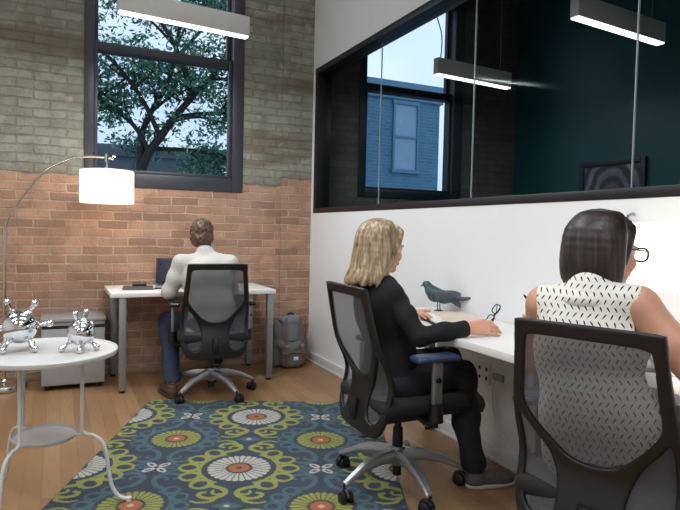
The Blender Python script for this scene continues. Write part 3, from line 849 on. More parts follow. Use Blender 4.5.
    for sg in (-1, 1):
        ar = put('armrest', MB().tube(catmull([(sg*.10, .03, .385), (sg*.20, .03, .378), (sg*.262, .03, .388), (sg*.277, .03, .43), (sg*.279, .03, .47)], 6), [.022]*24+[.024], 12), M['black_plastic'], t)
        m = MB(); m.cyl((sg*.279, .03, .395), (sg*.279, .03, .478), .033, 18, .030); put('arm_sleeve', m, M['black_plastic'], ar)
        m = MB(); m.box((sg*.279, .03, .565), (.011, .026, .105), None, .008); put('arm_post', m, M['silver'], ar)
        m = MB(); m.cyl((sg*.286, .03, .585), (sg*.302, .03, .585), .014, 16, .011); put('arm_knob', m, M['black_plastic'], ar)
        F = Field((-.07, -.15, -.03), (.07, .17, .03), .005)
        F.box((0, .0, 0), (.043, .112, .015), None, .014, 0); F.ell((0, .075, -.001), (.043, .05, .016), None, .01)
        v, f = F.mesh(); v += V(sg*.275, .02, .684); v[:, 2] -= .12*np.maximum(v[:, 1]-.10, 0)+.05*np.maximum(-.04-v[:, 1], 0)
        link('arm_pad', mk_mesh('arm_pad', v, f, M['arm_sheen'], None, None), ar)
    return t
CH_A = 24; CAST = [.5, -.7, 2.4, 1.2, -1.8]
ch0 = make_chair()
def place(o, x, y, ang, label):
    o.location = (x, y, 0); o.rotation_euler = (0, 0, math.radians(ang)); o['label'] = label
chB = copy_tree(ch0); chC = copy_tree(ch0)
place(ch0, -.672, -2.79, -91, 'black mesh-back office chair the blonde woman in black sits on')
place(chB, -1.14, -.88, -6, 'black mesh-back office chair the man in the white shirt sits on')
place(chC, -.578, -3.952, -69, 'black mesh-back office chair under the dark haired woman, largest in front')

def swivel(o, ang):      # the star base turns freely under the seat
    for c in o.children:
        if c.name.startswith('base_leg'): c.rotation_euler = (0, 0, math.radians(ang))
swivel(ch0, -28); swivel(chB, -16)
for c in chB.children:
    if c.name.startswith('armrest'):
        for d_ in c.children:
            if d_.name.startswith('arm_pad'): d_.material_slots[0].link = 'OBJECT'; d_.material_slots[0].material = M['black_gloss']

# ------------------------------------------------------------------ things on the man's desk
z = .750
t = thing('laptop', 'open laptop with dark screen on the desk in front of the man', 'laptop', (-1.31, -.26, z))
R = rotz(-.16); c0 = V(-1.29, -.27, z)
put('base', MB().box(c0+V(0, 0, .009), (.165, .115, .008), R, .004), M['silver_dark'], t)
m = MB()
for i in range(5):
    for j in range(12): m.box(c0+R @ V(-.138+j*.025, -.02+i*.024, .0175), (.010, .0095, .0012), R)
put('keyboard', m, M['black_plastic'], t)
Rt = R @ np.array([[1, 0, 0], [0, math.cos(-.22), -math.sin(-.22)], [0, math.sin(-.22), math.cos(-.22)]])
lidc = c0+R @ V(0, .115, .018)+Rt @ V(0, 0, .108)
put('lid', MB().box(lidc, (.165, .004, .108), Rt, .003), M['black_plastic'], t)
put('screen', MB().box(lidc-Rt @ V(0, .0045, 0), (.153, .0006, .097), Rt), M['screen'], t)
R = rotz(-.12)
t = thing('clipboard', 'dark grey clipboard with a black clip on the man\'s desk', 'clipboard', (-1.60, -.33, z))
put('board', MB().box(V(-1.60, -.33, z+.004), (.115, .150, .004), R, .002), plain('clipboard_board', S(86, 84, 84), .6, var=.05), t)
m = MB(); c = V(-1.60, -.33, z)+R @ V(.01, .115, .016); m.box(c, (.055, .020, .010), R, .006); m.tube([c+R @ V(-.05, .01, .008), c+R @ V(-.05, .03, .02), c+R @ V(.05, .03, .02), c+R @ V(.05, .01, .008)], .004, 8)
put('clip', m, M['black_plastic'], t)
m = MB(); m.box(V(-1.405, -.50, z+.002), (.068, .095, .002), rotz(.06))
tag(put('paper_sheet', m, M['paper'], None, (-1.405, -.50, z)), 'white sheet of paper between the clipboard and the man\'s arm', 'paper')
m = MB(); m.cyl((-1.585, -.475, z+.009), (-1.475, -.515, z+.0045), .0042, 8)
m = MB(); m.cyl((-1.50, -.47, z+.0085), (-1.40, -.50, z+.0085), .0042, 8)
tag(put('pen', m, M['black_plastic'], None, (-1.45, -.485, z+.0085)), 'dark pen lying on the white paper on the man\'s desk', 'pen')

# ------------------------------------------------------------------ backpack against the brick wall
BX = V(-.268, -.235, 0)
t = thing('backpack', 'grey backpack with brown straps on the floor in the brick corner', 'backpack', (BX[0], BX[1], 0))
F = Field((-.50, -.42, -.02), (-.02, 0.01, .50), .007)
F.box(BX+V(0, .06, .20), (.135, .085, .20), None, .06, 0); F.ell(BX+V(0, .05, .30), (.14, .09, .15), None, .05)
F.box(BX+V(0, -.05, .12), (.115, .06, .115), None, .045, .03)          # front pocket
F.box(BX+V(-.135, .05, .13), (.035, .06, .125), None, .03, .02); F.box(BX+V(.125, .05, .13), (.03, .06, .125), None, .03, .02)
F.wave(.003, 45, 3); F.plane((0, 0, .002), (0, 0, -1)); F.plane((0, -.024, 0), (0, 1, 0))
put_field('body', F, M['canvas'], t)
F = Field((-.45, -.36, .16), (-.08, 0.0, .50), .007)
F.box(BX+V(0, -.035, .335), (.085, .030, .105), None, .028, 0); F.ell(BX+V(0, .02, .43), (.10, .08, .035), None, .04); F.wave(.003, 40, 5)
put_field('top_flap', F, plain('backpack_flap', S(118, 119, 124), .85, var=.1, nscale=60, bump=.3), t)
m = MB()
for s in (-1, 1):
    P = catmull([BX+V(s*.062, -.060, .45), BX+V(s*.068, -.074, .36), BX+V(s*.072, -.088, .26), BX+V(s*.074, -.118, .17), BX+V(s*.074, -.120, .08), BX+V(s*.072, -.10, .02)], 5)
    m = MB(); m.tube(P, .011, 8, flat=.35); put('strap', m, M['strap_brown'], t)
    m = MB(); m.box(BX+V(s*.073, -.112, .205), (.016, .006, .012), None, .003); put('buckle', m, M['silver'], t)
m = MB(); m.tube(catmull([BX+V(-.11, -.118, .135), BX+V(0, -.126, .150), BX+V(.11, -.118, .135)], 8), .008, 8); put('pocket_zip', m, M['strap_brown'], t)
put('label_patch', MB().box(BX+V(.012, -.121, .095), (.022, .004, .016), None, .002), M['paper'], t)
m = MB(); m.tube(catmull([BX+V(-.03, 0, .448), BX+V(-.025, 0, .475), BX+V(0, 0, .485), BX+V(.025, 0, .475), BX+V(.03, 0, .448)], 6), .009, 8); put('handle', m, M['black_fabric'], t)
for s in (-1, 1):
    m = MB(); P = catmull([BX+V(s*.10, .09, .43), BX+V(s*.165, .05, .40), BX+V(s*.165, .04, .25), BX+V(s*.15, .05, .08)], 6); m.tube(P, .018, 8, flat=.4); put('shoulder_strap', m, M['strap_brown'], t)

# ------------------------------------------------------------------ right wall: socket plates and cable
t = thing('wall_outlet', 'white double socket plate on the wall under the blonde woman\'s desk', 'outlet', (0, -2.60, .455))
put('plate', MB().rect((-.008, -2.665, .40), (0, -2.545, .515), .003), M['laminate'], t)
for y in (-2.635, -2.575):
    for zz in (.432, .483): put('socket', MB().rect((-.010, y-.008, zz-.010), (-.006, y+.008, zz+.010), .002), M['dark_gap'], t)
tag(put('data_plate', MB().rect((-.010, -2.775, .440), (0, -2.685, .478), .003), M['silver_dark'], None, (0, -2.73, .46)), 'narrow grey data plate on the wall right of the socket plate', 'outlet')
P = catmull([(-.012, -2.70, .445), (-.022, -2.705, .36), (-.022, -2.73, .25), (-.024, -2.83, .14), (-.03, -2.98, .05), (-.035, -3.12, .006)], 8)
tag(put('power_cable', MB().tube(P, .0035, 8), M['laminate'], None, (-.035, -3.12, 0)), 'thin white cable hanging from the data plate to the floor', 'cable')

# ------------------------------------------------------------------ on the blonde woman's desk
z = .770
c = V(-.232, -2.585, z); e1 = nrm((-.128, -.40, 0)); e2 = V(-e1[1], e1[0], 0); e2 = e2 if e2[0] > 0 else -e2
R = np.array([e1, e2, V(0, 0, 1)]).T
if np.linalg.det(R) < 0: R[:, 0] *= -1
tag(put('folder', MB().box(c+V(0, 0, .004)-e2*.012, (.205, .148, .004), R, .002), M['black_plastic'], None, (c[0], c[1], z)), 'black folder under the open magazine on the desk', 'folder')
t = thing('magazine', 'open magazine with beige pages on the desk in front of the blonde woman', 'magazine', (c[0], c[1], z+.008))
q = NT('magazine_page'); o_ = q.obj(); x_, y_, z_ = q.sep(o_)
a_ = q.m('ADD', q.m('MULTIPLY', x_, float(e2[0])), q.m('MULTIPLY', y_, float(e2[1])))
c_ = q.mix(q.sstep(a_, -.085, -.075), S(236, 232, 228), q.mix(q.noise(14, 3, .6, o_), S(226, 206, 190), S(206, 190, 180)))
mp = q.done(q.bsdf(c_, .5))
for s in (-1, 1):
    m = MB(); vv = []; ff = []; n = 12
    for i in range(n+1):
        u = i/n; xx = s*u*.205; zz = .012*math.exp(-((u-.22)/.22)**2)*(1-math.exp(-u*14))+.004
        for w in (-1, 1):
            for k in (0, 1): vv.append(c+R @ V(xx, w*.143, .008+(zz if k else 0.0)))
    for i in range(n):
        a = i*4; b = a+4
        ff += [(a+1, a+3, b+3, b+1), (a, b, b+2, a+2), (a, a+1, b+1, b), (a+2, b+2, b+3, a+3)]
    ff += [(0, 2, 3, 1), (n*4, n*4+1, n*4+3, n*4+2)]
    if s < 0: ff = [g_[::-1] for g_ in ff]
    m.add(vv, ff); put('page', m, mp, t, sharp=30)

# feathered toy bird standing by the wall
B0 = V(-.092, -2.29, z); fd = nrm((-.50, .87, 0)); RB = frame_from(fd)
def bp(f, u, s=0): return B0+fd*f+UP*u+RB[:, 0]*s
q = NT('bird_feathers'); o_ = q.obj(); n_ = q.noise(26, 3, .6, o_); n2_ = q.noise(120, 2, .6, o_)
c_ = q.ramp(n_, [(.3, S(34, 48, 54)), (.48, S(44, 78, 80)), (.6, S(52, 112, 108)), (.75, S(70, 72, 78))]); c_ = q.mix(q.m('MULTIPLY', n2_, .4), c_, S(40, 44, 50))
mbird = q.done(q.bsdf(c_, .45, 0, q.bump(n2_, .5, .004)))
mwing = plain('bird_wing', S(72, 76, 84), .5, var=.25, nscale=40, bump=.4)
t = thing('toy_bird', 'teal and grey feathered toy bird standing on the desk by the wall', 'toy bird', tuple(B0))
F = Field(B0+V(-.2, -.3, .0), B0+V(.2, .25, .24), .004)
F.chain([bp(-.085, .080), bp(-.03, .086), bp(.035, .098), bp(.065, .122), bp(.085, .150)], [.020, .036, .042, .030, .020], .02)
F.ell(bp(.092, .156), (.021, .027, .021), RB, .01)
body = put_field('body', F, mbird, t)
m = MB(); m.tube([bp(.112, .153), bp(.124, .146), bp(.132, .138)], [.007, .004, .001], 8); put('beak', m, M['black_plastic'], t)
for s in (-1, 1):
    F = Field(B0+V(-.25, -.35, .0), B0+V(.2, .25, .2), .004); Rw = frame_from(fd-UP*.12)
    F.ell(bp(-.035, .098, s*.036), (.008, .085, .028), Rw, .0); F.cap(bp(-.08, .094, s*.03), bp(-.145, .088, s*.018), .010, .004, .012)
    put_field('wing', F, mwing, t)
    put('eye', MB().ball(bp(.100, .162, s*.0185), .0035, 10), M['black_gloss'], t)
    lg = MB(); lg.tube([bp(.005, .062, s*.016), bp(.008, .03, s*.016), bp(.004, .005, s*.016)], .0032, 8)
    for a in (-.5, 0, .5): lg.tube([bp(.004, .004, s*.016), bp(.004+.026*math.cos(a), .003, s*.016+.026*math.sin(a))], [.003, .0018], 6)
    lg.tube([bp(.004, .004, s*.016), bp(-.016, .003, s*.016)], [.003, .0018], 6)
    put('leg', lg, M['dark_gap'], t)
F = Field(B0+V(-.2, -.5, .0), B0+V(.3, .1, .2), .004)
P = [bp(-.08, .082), bp(-.15, .086), bp(-.21, .096), bp(-.25, .094), bp(-.285, .084)]
F.chain(P, [.014, .010, .008, .011, .004], .01); F.chain([bp(-.085, .068), bp(-.115, .052), bp(-.13, .036)], [.016, .014, .006], .01)
put_field('tail', F, mwing, t)

# magazine on the dark haired woman's desk
q = NT('printed_cover'); o_ = q.obj(); n_ = q.noise(18, 2, .5, o_)
c_ = q.ramp(n_, [(.35, S(236, 232, 230)), (.5, S(214, 190, 192)), (.6, S(150, 60, 70)), (.66, S(228, 222, 220))])
tag(put('magazine', MB().box(V(-.165, -4.04, .774), (.10, .15, .004), rotz(.3), .002), q.done(q.bsdf(c_, .4)), None, (-.165, -4.04, .77)), 'pink and white printed magazine on the dark haired woman\'s desk', 'magazine')

# ------------------------------------------------------------------ people
def head(F, c, R, s=1.0, female=True):
    """c: head centre, R columns right/forward/up; adds skull, face, ears, neck top"""
    q = lambda r, f, u: c+R @ (V(r, f, u)*s)
    F.ell(q(0, -.010, .032), (.074*s, .093*s, .082*s), R, .02)          # cranium
    F.ell(q(0, .030, -.015), (.062*s, .066*s, .088*s), R, .02)          # face
    F.ell(q(0, .045, -.072), (.044*s, .042*s, .036*s), R, .02)          # jaw
    F.ell(q(0, .078, -.095), (.019*s, .017*s, .016*s), R, .015)         # chin
    for e in (-1, 1):
        F.ell(q(e*.038, .066, -.030), (.022*s, .020*s, .022*s), R, .02)  # cheek
        F.cut_ell(q(e*.031, .094, .004), (.017*s, .012*s, .010*s), R, .012)
        F.ell(q(e*.030, .077, .004), (.0135*s, .012*s, .0115*s), R, .004)
        F.ell(q(e*.073, -.006, -.006), (.009*s, .020*s, .031*s), R, .006)  # ear
        F.cut_ell(q(e*.082, .000, -.004), (.004*s, .010*s, .018*s), R, .004)
        F.cap(q(e*.016, .092, .022), q(e*.046, .080, .022), .008*s, .006*s, .012)   # brow
    F.chain([q(0, .090, .012), q(0, .104, -.014), q(0, .112, -.030)], [.009*s, .010*s, .012*s], .010)
    for e in (-1, 1): F.ell(q(e*.011, .099, -.034), (.009*s, .010*s, .008*s), R, .006)
    F.ell(q(0, .088, -.058), (.024*s, .012*s, .007*s), R, .008); F.ell(q(0, .086, -.068), (.020*s, .012*s, .007*s), R, .008)
    F.cut_box(q(0, .101, -.063), (.020*s, .006*s, .0012*s), R, .001, .004)
def face_bits(t, c, R, s=1.0, browmat=None):
    q = lambda r, f, u: c+R @ (V(r, f, u)*s)
    for e in (-1, 1):
        ey = put('eye', MB().ball(q(e*.030, .0835, .004), .0098*s, 16), M['eye'], t)
        put('iris', MB().ball(q(e*.030, .0905, .004), (.0045*s, .0045*s, .0045*s), 12), M['iris'], ey)
        m = MB(); m.tube([q(e*.014, .101, .022), q(e*.030, .099, .027), q(e*.048, .086, .022)], [.0032*s, .0035*s, .002*s], 8); put('eyebrow', m, browmat, t)
    m = MB(); m.tube(catmull([q(-.022, .0935, -.062), q(-.008, .1005, -.0575), q(0, .1005, -.0590), q(.008, .1005, -.0575), q(.022, .0935, -.062)], 5), [.0025*s]+[.0042*s]*19+[.0025*s], 8)
    m.tube(catmull([q(-.020, .093, -.064), q(0, .0985, -.0695), q(.020, .093, -.064)], 6), [.0025*s]+[.0048*s]*11+[.0025*s], 8)
    put('lips', m, M['lip'], t)
def hand(F, w, d, n, th, bends, s=1.0, spread=.05, thumb=(.55, .75, -.25, .25)):
    """w wrist, d pointing direction, n back of the hand, th thumb side; bends: 3 angles for index..little"""
    d = nrm(d); n = nrm(n-d*(n @ d)); l = np.cross(d, n); l = l if l @ th > 0 else -l
    kn = []
    for i, (lat, ln) in enumerate(zip((.028, .009, -.010, -.027), (.088, .091, .086, .078))):
        a = w+d*.012*s+l*lat*.55*s; b = w+d*ln*s+l*lat*s+n*(.004 if i in (1, 2) else 0)*s
        F.cap(a, b, .0125*s, .0108*s, .014); kn.append(b)
    F.cap(w-d*.03*s, w+d*.02*s, .021*s, .0205*s, .02)
    tips = []
    for i, (L, r) in enumerate(zip(((.040, .025, .019), (.044, .028, .020), (.041, .026, .020), (.032, .020, .018)), (.0088, .0090, .0086, .0078))):
        p = kn[i]; a = 0; dd = nrm(d+l*spread*(1.5-i))
        for j in range(3):
            a += bends[i][j]; e = dd*math.cos(a)-n*math.sin(a); q = p+e*L[j]*s
            F.cap(p, q, r*s*(1-.06*j), r*s*(.94-.07*j), .004); p = q
        tips.append(p)
    td, tl, tn, tb = thumb
    p = w+d*.022*s+l*.020*s-n*.006*s; e = nrm(d*td+l*tl+n*tn); q = p+e*.046*s; F.cap(p, q, .0145*s, .0108*s, .012)
    e = nrm(e+d*tb-n*tb*.3); p = q; q = p+e*.033*s; F.cap(p, q, .0105*s, .0095*s, .006)
    e = nrm(e+d*tb); p = q; q = p+e*.026*s; F.cap(p, q, .0093*s, .0078*s, .005); tips.append(q)
    return tips

def eyeglasses(put_part, Mx, o, R, mat, w=.066, folded=False, s=1.0):
    """frame of two rims + bridge, temples; o bridge centre, R right/forward/up"""
    q = lambda r, f, u: o+R @ (V(r, f, u)*s)
    m = MB()
    for e in (-1, 1):
        P = [q(e*.033+.026*math.copysign(abs(math.cos(a))**.7, math.cos(a)), -.10*abs(e*.033+.026*math.cos(a))**1.6, .019*math.copysign(abs(math.sin(a))**.75, math.sin(a))) for a in np.linspace(0, 2*PI, 29)[:-1]]
        m.tube(P, .0031*s, 8, closed=True)
    m.tube([q(-.008, 0, .004), q(0, .003, .007), q(.008, 0, .004)], .0024*s, 8)
    fr = put_part('frame', m, mat)
    for e in (-1, 1):
        m = MB()
        if folded: m.tube([q(e*.060, -.004, .010), q(e*.058, -.012, .010), q(-e*.02, -.016-.004*e, .004), q(-e*.055, -.014-.004*e, -.010)], .0022*s, 8)
        else: m.tube([q(e*.060, -.004, .010), q(e*.068, -.03, .010), q(e*.073, -.09, .008), q(e*.072, -.115, -.008)], .0023*s, 8)
        put_part('temple', m, mat)
    for e in (-1, 1):
        m = MB(); pts = [q(e*.033+.0245*math.cos(a), -.0025, .0178*math.sin(a)) for a in np.linspace(0, 2*PI, 25)[:-1]]
        pt2 = [p-R[:, 1]*.0015*s for p in pts]; n = 24
        m.add(pts+pt2, [tuple(range(n)), tuple(range(2*n-1, n-1, -1))]+[(i, n+i, n+(i+1) % n, (i+1) % n) for i in range(n)])
        put_part('lens', m, M['glass'])
def shoe(parent, heel, d, L, up, mats, wd=.044, name='shoe'):
    d = nrm(d); R = frame_from(d, up); q = lambda r, f, u: V(*heel)+R @ V(r, f, u)
    lo = np.minimum(heel, q(0, L, 0))-.14; hi = np.maximum(heel, q(0, L, 0))+.16
    F = Field(lo, hi, .0055)
    F.chain([q(0, .038, .048), q(0, L*.45, .045), q(0, L*.72, .040), q(0, L-.045, .036)], [.036, .038, .036, .030], .02)
    F.ell(q(0, L*.70, .032), (wd, .075, .030), R, .02); F.ell(q(0, .045, .040), (.036, .045, .045), R, .02)
    F.cap(q(0, .045, .05), q(0, .040, .098), .036, .036, .02); F.cut_ell(q(0, .036, .115), (.030, .036, .022), R, .01)
    F.plane(q(0, 0, .016), -R[:, 2], .004)
    o = put_field(name, F, mats[0], parent)
    F = Field(lo, hi, .0055)
    F.ell(q(0, L*.66, .012), (wd+.006, L*.36, .03), R, .0); F.ell(q(0, L*.26, .012), (.041, L*.28, .03), R, .03); F.box(q(0, L*.45, .012), (.036, L*.28, .03), R, .02, .02)
    F.plane(q(0, 0, .001), -R[:, 2]); F.plane(q(0, 0, .022), R[:, 2])
    put_field('sole', F, mats[1], o)
    if len(mats) > 2:
        m = MB()
        for i in range(4):
            f = L*.40+i*.022; u = .082-i*.006
            m.tube([q(-.022, f, u-.008), q(0, f+.004, u), q(.022, f, u-.008)], .0028, 6)
        put('laces', m, mats[2], o)
    return o

GRIP = []
# ============ the blonde woman
def woman_blonde():
    base = (-.72, -2.79, 0)
    t = thing('person', 'seated blonde woman in black sweater with an open magazine and glasses in hand', 'person', base)
    hipR, hipL = V(-.715, -2.88, .52), V(-.715, -2.70, .52)
    kR, kL = V(-.395, -2.925, .555), V(-.40, -2.80, .615); aR, aL = V(-.335, -2.955, .115), V(-.335, -2.850, .475)
    shR, shL = V(-.785, -2.905, .952), V(-.775, -2.625, .955); elR, elL = V(-.715, -3.025, .775), V(-.655, -2.50, .805)
    wR, wL = V(-.485, -3.085, .812), V(-.435, -2.47, .806)
    nk = V(-.795, -2.768, 1.01); hc = V(-.762, -2.755, 1.163); RH = frame_from((.985, .15, -.16)); RT = frame_from((1, .03, 0))
    chest = V(-.775, -2.775, .86); belly = V(-.725, -2.785, .64)
    # skin: one continuous body
    F = Field((-1.02, -3.20, -.02), (-.08, -2.36, 1.36), .0055)
    F.ell(chest, (.135, .085, .16), RT, .03); F.ell(belly, (.125, .085, .17), RT, .04); F.ell(V(-.73, -2.79, .52), (.15, .11, .10), RT, .04)
    F.chain([shR+V(0, .05, -.015), nk+V(0, 0, -.04), shL-V(0, .05, .015)], [.034, .048, .034], .02); F.chain([nk+V(0, 0, -.06), nk, hc+V(.0, 0, -.06)], [.052, .047, .046], .02)
    F.chain([shR+V(0, .02, -.01), elR, wR], [.030, .026, .024], .02); F.chain([shL-V(0, .02, .01), elL, wL], [.030, .026, .024], .02)
    for h, k, a in ((hipR, kR, aR), (hipL, kL, aL)): F.chain([h, k], [.070, .045], .03); F.chain([k, a], [.045, .030], .02)
    F.cap(aR, aR+V(.10, -.01, -.07), .028, .024, .02); F.cap(aL, aL+V(.10, .02, -.07), .028, .024, .02)
    head(F, hc, RH, 1.0)
    up1 = V(.10, -.80, .60)
    GRIP.extend(hand(F, wR, V(.96, -.06, -.03), up1, V(0, 0, 1), [(.22, .55, .45), (.20, .42, .35), (.12, .25, .22), (.06, .15, .15)], 1.06, .06, (.92, .36, -.22, .15)))
    hand(F, wL, V(.16, -.98, -.02), V(-.15, 0, 1), V(1, 0, 0), [(.12, .18, .15), (.12, .2, .15), (.12, .2, .15), (.12, .2, .15)], .95, .05, (.8, .6, .1, .12))
    put_field('body', F, M['skin'], t); face_bits(t, hc, RH, 1.0, M['hair_blond'])
    # sweater
    F = Field((-1.05, -3.20, .40), (-.35, -2.36, 1.10), .0065)
    F.ell(chest, (.160, .110, .17), RT, .03); F.ell(belly+V(0, 0, .01), (.150, .115, .19), RT, .05); F.ell(chest+V(.055, -.06, .02), (.06, .06, .065), None, .04); F.ell(chest+V(.055, .06, .02), (.06, .06, .065), None, .04)
    F.ell(V(-.735, -2.79, .53), (.168, .135, .09), RT, .05)
    F.ell(chest+V(-.035, 0, .06), (.15, .085, .12), RT, .04)
    F.chain([shR, nk+V(0, -.04, -.035), nk+V(0, .04, -.035), shL], [.050, .056, .056, .050], .04)
    F.chain([shR+V(0, .02, -.01), (shR+elR)/2, elR, (elR+wR)/2, wR-(wR-elR)*.10], [.051, .046, .041, .039, .035], .025)
    F.chain([shL-V(0, .02, .01), (shL+elL)/2, elL, (elL+wL)/2, wL-(wL-elL)*.12], [.051, .046, .041, .038, .034], .025)
    F.wave(.0018, 34, 2); F.cap(elR+V(-.01, -.03, .01), elR+V(.03, -.035, .0), .012, .008, .02)
    F.plane(wR-(wR-elR)*.05, wR-elR) if False else None
    F.cut_ell(nk+V(.018, .0, .035), (.062, .066, .050), None, .012)
    for w, e in ((wR, elR), (wL, elL)):
        dn = nrm(w-e); F.cut_box(w+dn*.070, (.06, .08, .06), frame_from(dn), .004, .004)
    F.plane((0, 0, .455), (0, 0, -1), .01)
    put_field('sweater', F, M['black_knit'], t)
    # trousers
    F = Field((-.95, -3.06, .08), (-.15, -2.58, .66), .0065)
    F.ell(V(-.735, -2.79, .535), (.165, .128, .095), RT, .04); F.plane((0, 0, .60), (0, 0, 1), .01)
    F.chain([hipR, (hipR+kR)/2, kR], [.088, .078, .066], .03); F.chain([kR, (kR+aR)/2+V(-.015, 0, 0), aR+V(-.005, 0, .0)], [.066, .064, .060], .025)
    F.chain([hipL, (hipL+kL)/2, kL], [.088, .078, .064], .03); F.chain([kL, aL+V(-.01, 0, .01)], [.064, .054], .025)
    F.wave(.0022, 34, 9)
    F.cap(aL, aL+V(.03, .015, -.012), .052, .050, .01); F.plane((0, 0, .082), (0, 0, -1), .005)
    put_field('trousers', F, M['dark_denim'], t)
    shoe(t, V(-.375, -2.955, .0005), (.985, -.17, 0), .262, (0, 0, 1), (M['sneaker'], M['sole'], M['paper']))
    shoe(t, V(-.362, -2.870, .405), (.80, .42, -.42), .245, (.44, .0, .90), (M['sneaker'], M['sole_dark'], M['paper']))
    # shoulder-length hair made of strands
    q = lambda r, f, u: hc+RH @ V(r, f, u)
    F = Field(hc+V(-.22, -.2, -.28), hc+V(.16, .2, .16), .0048)
    F.ell(q(0, -.020, .036), (.088, .103, .088), RH, .02); F.ell(q(0, -.060, -.05), (.085, .060, .11), RH, .03)
    F.cut_ell(q(0, .085, -.035), (.066, .080, .105), RH, .015)
    r = np.random.default_rng(4)
    for i in range(64):
        a = -1.38+2.76*i/63+r.uniform(-.04, .04)          # angle round the back of the head; 0 = back
        x, y = math.sin(a), -math.cos(a)
        lo = -.172-.015*math.cos(a)+r.uniform(-.018, .012); fl = r.uniform(-.004, .012)
        p0 = q(.030*x, .0+.045*y*.5, .120-.01*abs(x)); pm = q(.066*x, -.014+.074*y, .101); p1 = q(.086*x, -.022+.099*y, .055); p2 = q(.092*x, -.026+.098*y, -.03); p3 = q((.094+fl)*x, -.036+(.084+fl)*y, -.11); p4 = q((.094+fl*2)*x, -.050+(.076+fl*2.2)*y-.012, lo)
        F.chain(catmull([p0, pm, p1, p2, p3, p4], 3), [.009, .011, .012, .012, .013, .014, .0155, .016, .016, .016, .0155, .015, .014, .012, .008, .004], .014)
    for e in (-1, 1):
        F.chain(catmull([q(.008*e, .055, .118), q(e*.050, .056, .088), q(e*.076, .030, .035), q(e*.086, -.004, -.05), q(e*.088, -.026, -.12), q(e*.084, -.045, -.165)], 3), [.008]*3+[.012]*6+[.013]*4+[.010, .008, .005], .010)
    put_field('hair', F, M['hair_blond'], t, sm=1)
    return t
woman_blonde()
# the glasses she holds
t = thing('eyeglasses', 'dark rimmed eyeglasses held up in the blonde woman\'s right hand', 'glasses', (-.305, -3.05, .835))
ud = nrm((.42, -.20, .88)); RG = np.array([ud, nrm(np.cross(V(.5, -.8, .2), ud)), V(0, 0, 0)]).T
RG[:, 1] = nrm(np.cross(np.cross(ud, RG[:, 1]), ud)); RG[:, 2] = np.cross(RG[:, 0], RG[:, 1])
eyeglasses(lambda n, m, mt: put(n, m, mt, t), None, (GRIP[0]*.45+GRIP[4]*.55)+ud*.046, RG, M['black_gloss'], folded=True, s=.85)

